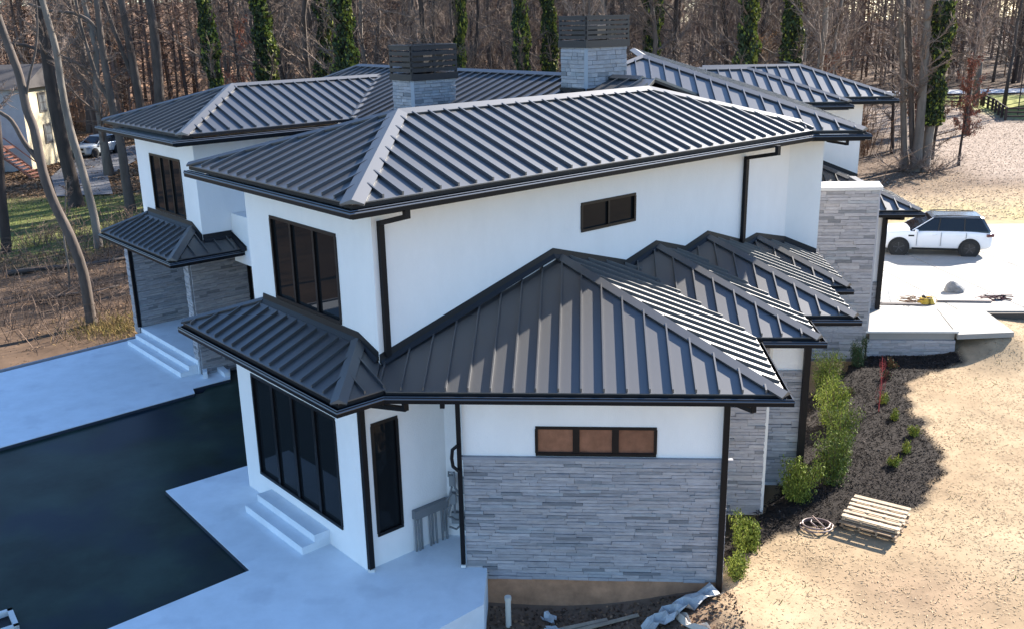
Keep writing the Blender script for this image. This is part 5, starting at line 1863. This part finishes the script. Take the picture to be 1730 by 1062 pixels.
# spare beech-like understory with tan leaves
for i, (x, y, h, c, lb) in enumerate([(-37.6, 108, 11, (.40, .17, .10), 'young tree holding pinkish orange leaves high between the left trunks'), (-25.6, 64, 4.6, (.30, .14, .07), 'low tree with rusty leaves beside the left wing window'), (-27.4, 68, 4.2, (.30, .15, .075), 'rusty leafy sapling next to the parked silver suv'),
                                      (-23.4, 53.5, 3.0, (.34, .15, .07), 'low rusty leaved bush against the left wing wall'), (-24.9, 57.5, 3.2, (.28, .13, .07), 'rusty leaved bush left of the left wing, behind the fallen brush'), (-26.6, 62, 2.6, (.36, .20, .11), 'tan leaved bush in front of the parked silver suv'),
                                      (12.3, 70, 9, (.36, .22, .12), 'sapling with a tan tuft of leaves above the far hip roofs'), (16.4, 68, 8, (.24, .12, .08), 'brown leafed sapling above the end of the far roof'), (29.5, 90, 7.5, (.26, .14, .10), 'reddish brown sapling in front of the rail fence')]):
    custom('leafy_sapling', [([(x, y, gz(x, y) - .1), (x + .2, y, gz(x, y) + h * .3), (x - .1, y, gz(x, y) + h * .65), (x + .1, y, gz(x, y) + h)], .07, .02)], BARKD, lb, 'saplings holding dead leaves', nl=24, low=.12, H=h * 1.25, seed=31 + i, tw=.010,
           leaves=(2200, c, 1.3 if y < 80 else 2.6))

# scattered bare trees that fill the wood
cnt = 0
tries = 0
while cnt < 225 and tries < 6000:
    tries += 1
    dist = 58 + 105 * rnd.random() ** .8
    ang = rad(rnd.uniform(-36, 27))
    x, y = dist * math.sin(ang), dist * math.cos(ang)
    if y < 52:
        continue
    if x > 15.5 and y < 80 and not (x < 22 and y > 74):
        continue
    if x > 27 and y < 113:
        if rnd.random() > .10 or (x > 39 and y < 120) or x > .44 * y - 4:
            continue
    if x > 33 and 126 < y < 143:
        continue
    if x < -24 and y < 92 and (x < -.34 * y - 3):          # keep the view to cottage, lawn and cars
        if rnd.random() > .16 or (-48 < x < -37 and 66 < y < 92):
            continue
    if x < -.30 * y and rnd.random() < .45:
        continue
    if any((x - a) ** 2 + (y - b) ** 2 < c * c for a, b, c in used):
        continue
    used.append((x, y, 1.7))
    k = rnd.randrange(8)
    s = rnd.uniform(.65, 1.25)
    far_ = y > 110
    plant(x, y, k, rnd.uniform(0, 6.28), s, 'bare winter tree in the wood behind the house', 'bare trees of the wood', sz=rnd.uniform(1.25, 1.6) / max(s, .8))
    cnt += 1

# the distant wood that reads as one mass
segs = []
rs = random.Random(5)
for i in range(900):
    dist = rs.uniform(120, 260)
    ang = rad(rs.uniform(-38, 33))
    x, y = dist * math.sin(ang), dist * math.cos(ang)
    if x > 30 and y < 142:
        continue
    z = gz(x, y)
    H = rs.uniform(15, 25)
    lx, ly = rs.uniform(-.8, .8), rs.uniform(-.5, .5)
    r = rs.uniform(.12, .34)
    segs.append(((x, y, z - .3), (x + lx, y + ly, z + H * .5), r, r * .75))
    segs.append(((x + lx, y + ly, z + H * .5), (x + lx * 2, y + ly * 2, z + H), r * .75, r * .3))
    for j in range(95):
        t = rs.uniform(.06, 1)
        p = Vector((x + lx * 2 * t, y + ly * 2 * t, z + H * t))
        a = rs.uniform(0, 6.28)
        L = rs.uniform(.8, 3.6)
        e = p + Vector((math.cos(a) * L, math.sin(a) * L, rs.uniform(-.3, .9) * L))
        o_ = Vector((rs.gauss(0, .9), rs.gauss(0, .9), rs.gauss(0, .7)))
        segs.append((tuple(p + o_ * .5), tuple(e + o_), rs.uniform(.03, .075), .02))
v, q_ = fast_tubes(segs, 3)
nv = len(v)
cc = jcol(np.random.RandomState(3), (.145, .108, .09), .0, nv)
seg_id = np.repeat(np.arange(len(segs)), 6)
tone = np.random.RandomState(4).uniform(.55, 1.5, len(segs))
warm = np.random.RandomState(6).rand(len(segs)) < .25
cc = cc * tone[seg_id][:, None]
cc[warm[seg_id]] *= np.array([1.35, 1.05, .8])
far = link('distant_wood', np_mesh('distant_wood', v, q_, DRYM, cc))
far['kind'] = 'stuff'; far['label'] = 'distant bare winter wood'

# brush and saplings between the trunks: arching stems of many tones
segs = []
tn = []
for i in range(5200):
    dist = 54 + 90 * rs.random() ** .9
    ang = rad(rs.uniform(-37, 26))
    x, y = dist * math.sin(ang), dist * math.cos(ang)
    if y < 50 or (x > 15 and y < 76) or (x > 25 and y < 116) or (x > 34 and y < 143):
        continue
    if x < -24 and y < 96 and x < -.36 * y:
        continue
    if x < -.28 * y and rs.random() < .85:
        continue
    z = gz(x, y)
    base_t = rs.uniform(.6, 1.5)
    w = rs.random() < .35
    for j in range(rs.randint(4, 9)):
        H = rs.uniform(1.0, 5.5)
        a = rs.uniform(0, 6.28)
        le = rs.uniform(.1, .5)
        p0 = Vector((x + rs.gauss(0, .5), y + rs.gauss(0, .5), z))
        p1 = p0 + Vector((math.cos(a) * H * le * .4, math.sin(a) * H * le * .4, H * .6))
        p2 = p1 + Vector((math.cos(a) * H * le, math.sin(a) * H * le, H * .3))
        segs.append((tuple(p0), tuple(p1), .03, .02)); segs.append((tuple(p1), tuple(p2), .02, .010))
        tn += [(base_t, w)] * 2
        for _ in range(4):
            s0 = p0.lerp(p1, rs.uniform(.3, 1))
            e = s0 + Vector((rs.gauss(0, .5), rs.gauss(0, .5), rs.uniform(0, .7)))
            segs.append((tuple(s0), tuple(e), .013, .006)); tn.append((base_t, w))
v, q_ = fast_tubes(segs, 3)
seg_id = np.repeat(np.arange(len(segs)), 6)
tt = np.array([t[0] for t in tn]); ww_ = np.array([t[1] for t in tn])
cc = np.tile(np.array([.15, .105, .075]), (len(v), 1)) * tt[seg_id][:, None]
cc[ww_[seg_id]] *= np.array([1.3, .95, .72])
br = link('undergrowth', np_mesh('undergrowth', v, q_, DRYM, cc)); br['kind'] = 'stuff'; br['label'] = 'leafless brush and saplings on the forest floor'

# brush on the near left slope
segs = []
for i in range(420):
    x, y = rs.uniform(-30, -16), rs.uniform(31, 56)
    if y < x + 50 or x < -.62 * y - 2:
        continue
    z = gz(x, y)
    for j in range(6):
        a = rs.uniform(0, 6.28)
        H = rs.uniform(.3, 1.3)
        p0 = Vector((x + rs.gauss(0, .25), y + rs.gauss(0, .25), z))
        p1 = p0 + Vector((math.cos(a) * H * .4, math.sin(a) * H * .4, H * .7))
        p2 = p1 + Vector((math.cos(a) * H * .8, math.sin(a) * H * .8, H * .1))
        segs.append((tuple(p0), tuple(p1), .014, .010)); segs.append((tuple(p1), tuple(p2), .010, .004))
v, q_ = fast_tubes(segs, 3)
cc = jcol(np.random.RandomState(8), (.13, .095, .075), .3, len(segs))
br = link('undergrowth', np_mesh('undergrowth', v, q_, DRYM, np.repeat(cc, 6, 0))); br['kind'] = 'stuff'; br['label'] = 'thin brush on the leafy slope beside the patio'
for i, (x0, y0, x1, y1, r_, lb) in enumerate([(-26, 41, -21.5, 43.5, .13, 'fallen grey log lying across the leafy slope below the green lawn'), (-22, 36.5, -19.6, 38.6, .08, 'thin fallen branch on the leaf litter near the patio')]):
    mb = MB(); n = 7
    pts = [(x0 + (x1 - x0) * t / n, y0 + (y1 - y0) * t / n, gz(x0 + (x1 - x0) * t / n, y0 + (y1 - y0) * t / n) + r_ * .7 + .05 * math.sin(t)) for t in range(n + 1)]
    mb.tube(pts, [r_ * (1 - .06 * t) for t in range(n + 1)], 8)
    tag(mb.obj('fallen_log', BARK, None, smooth=True), lb, 'log')
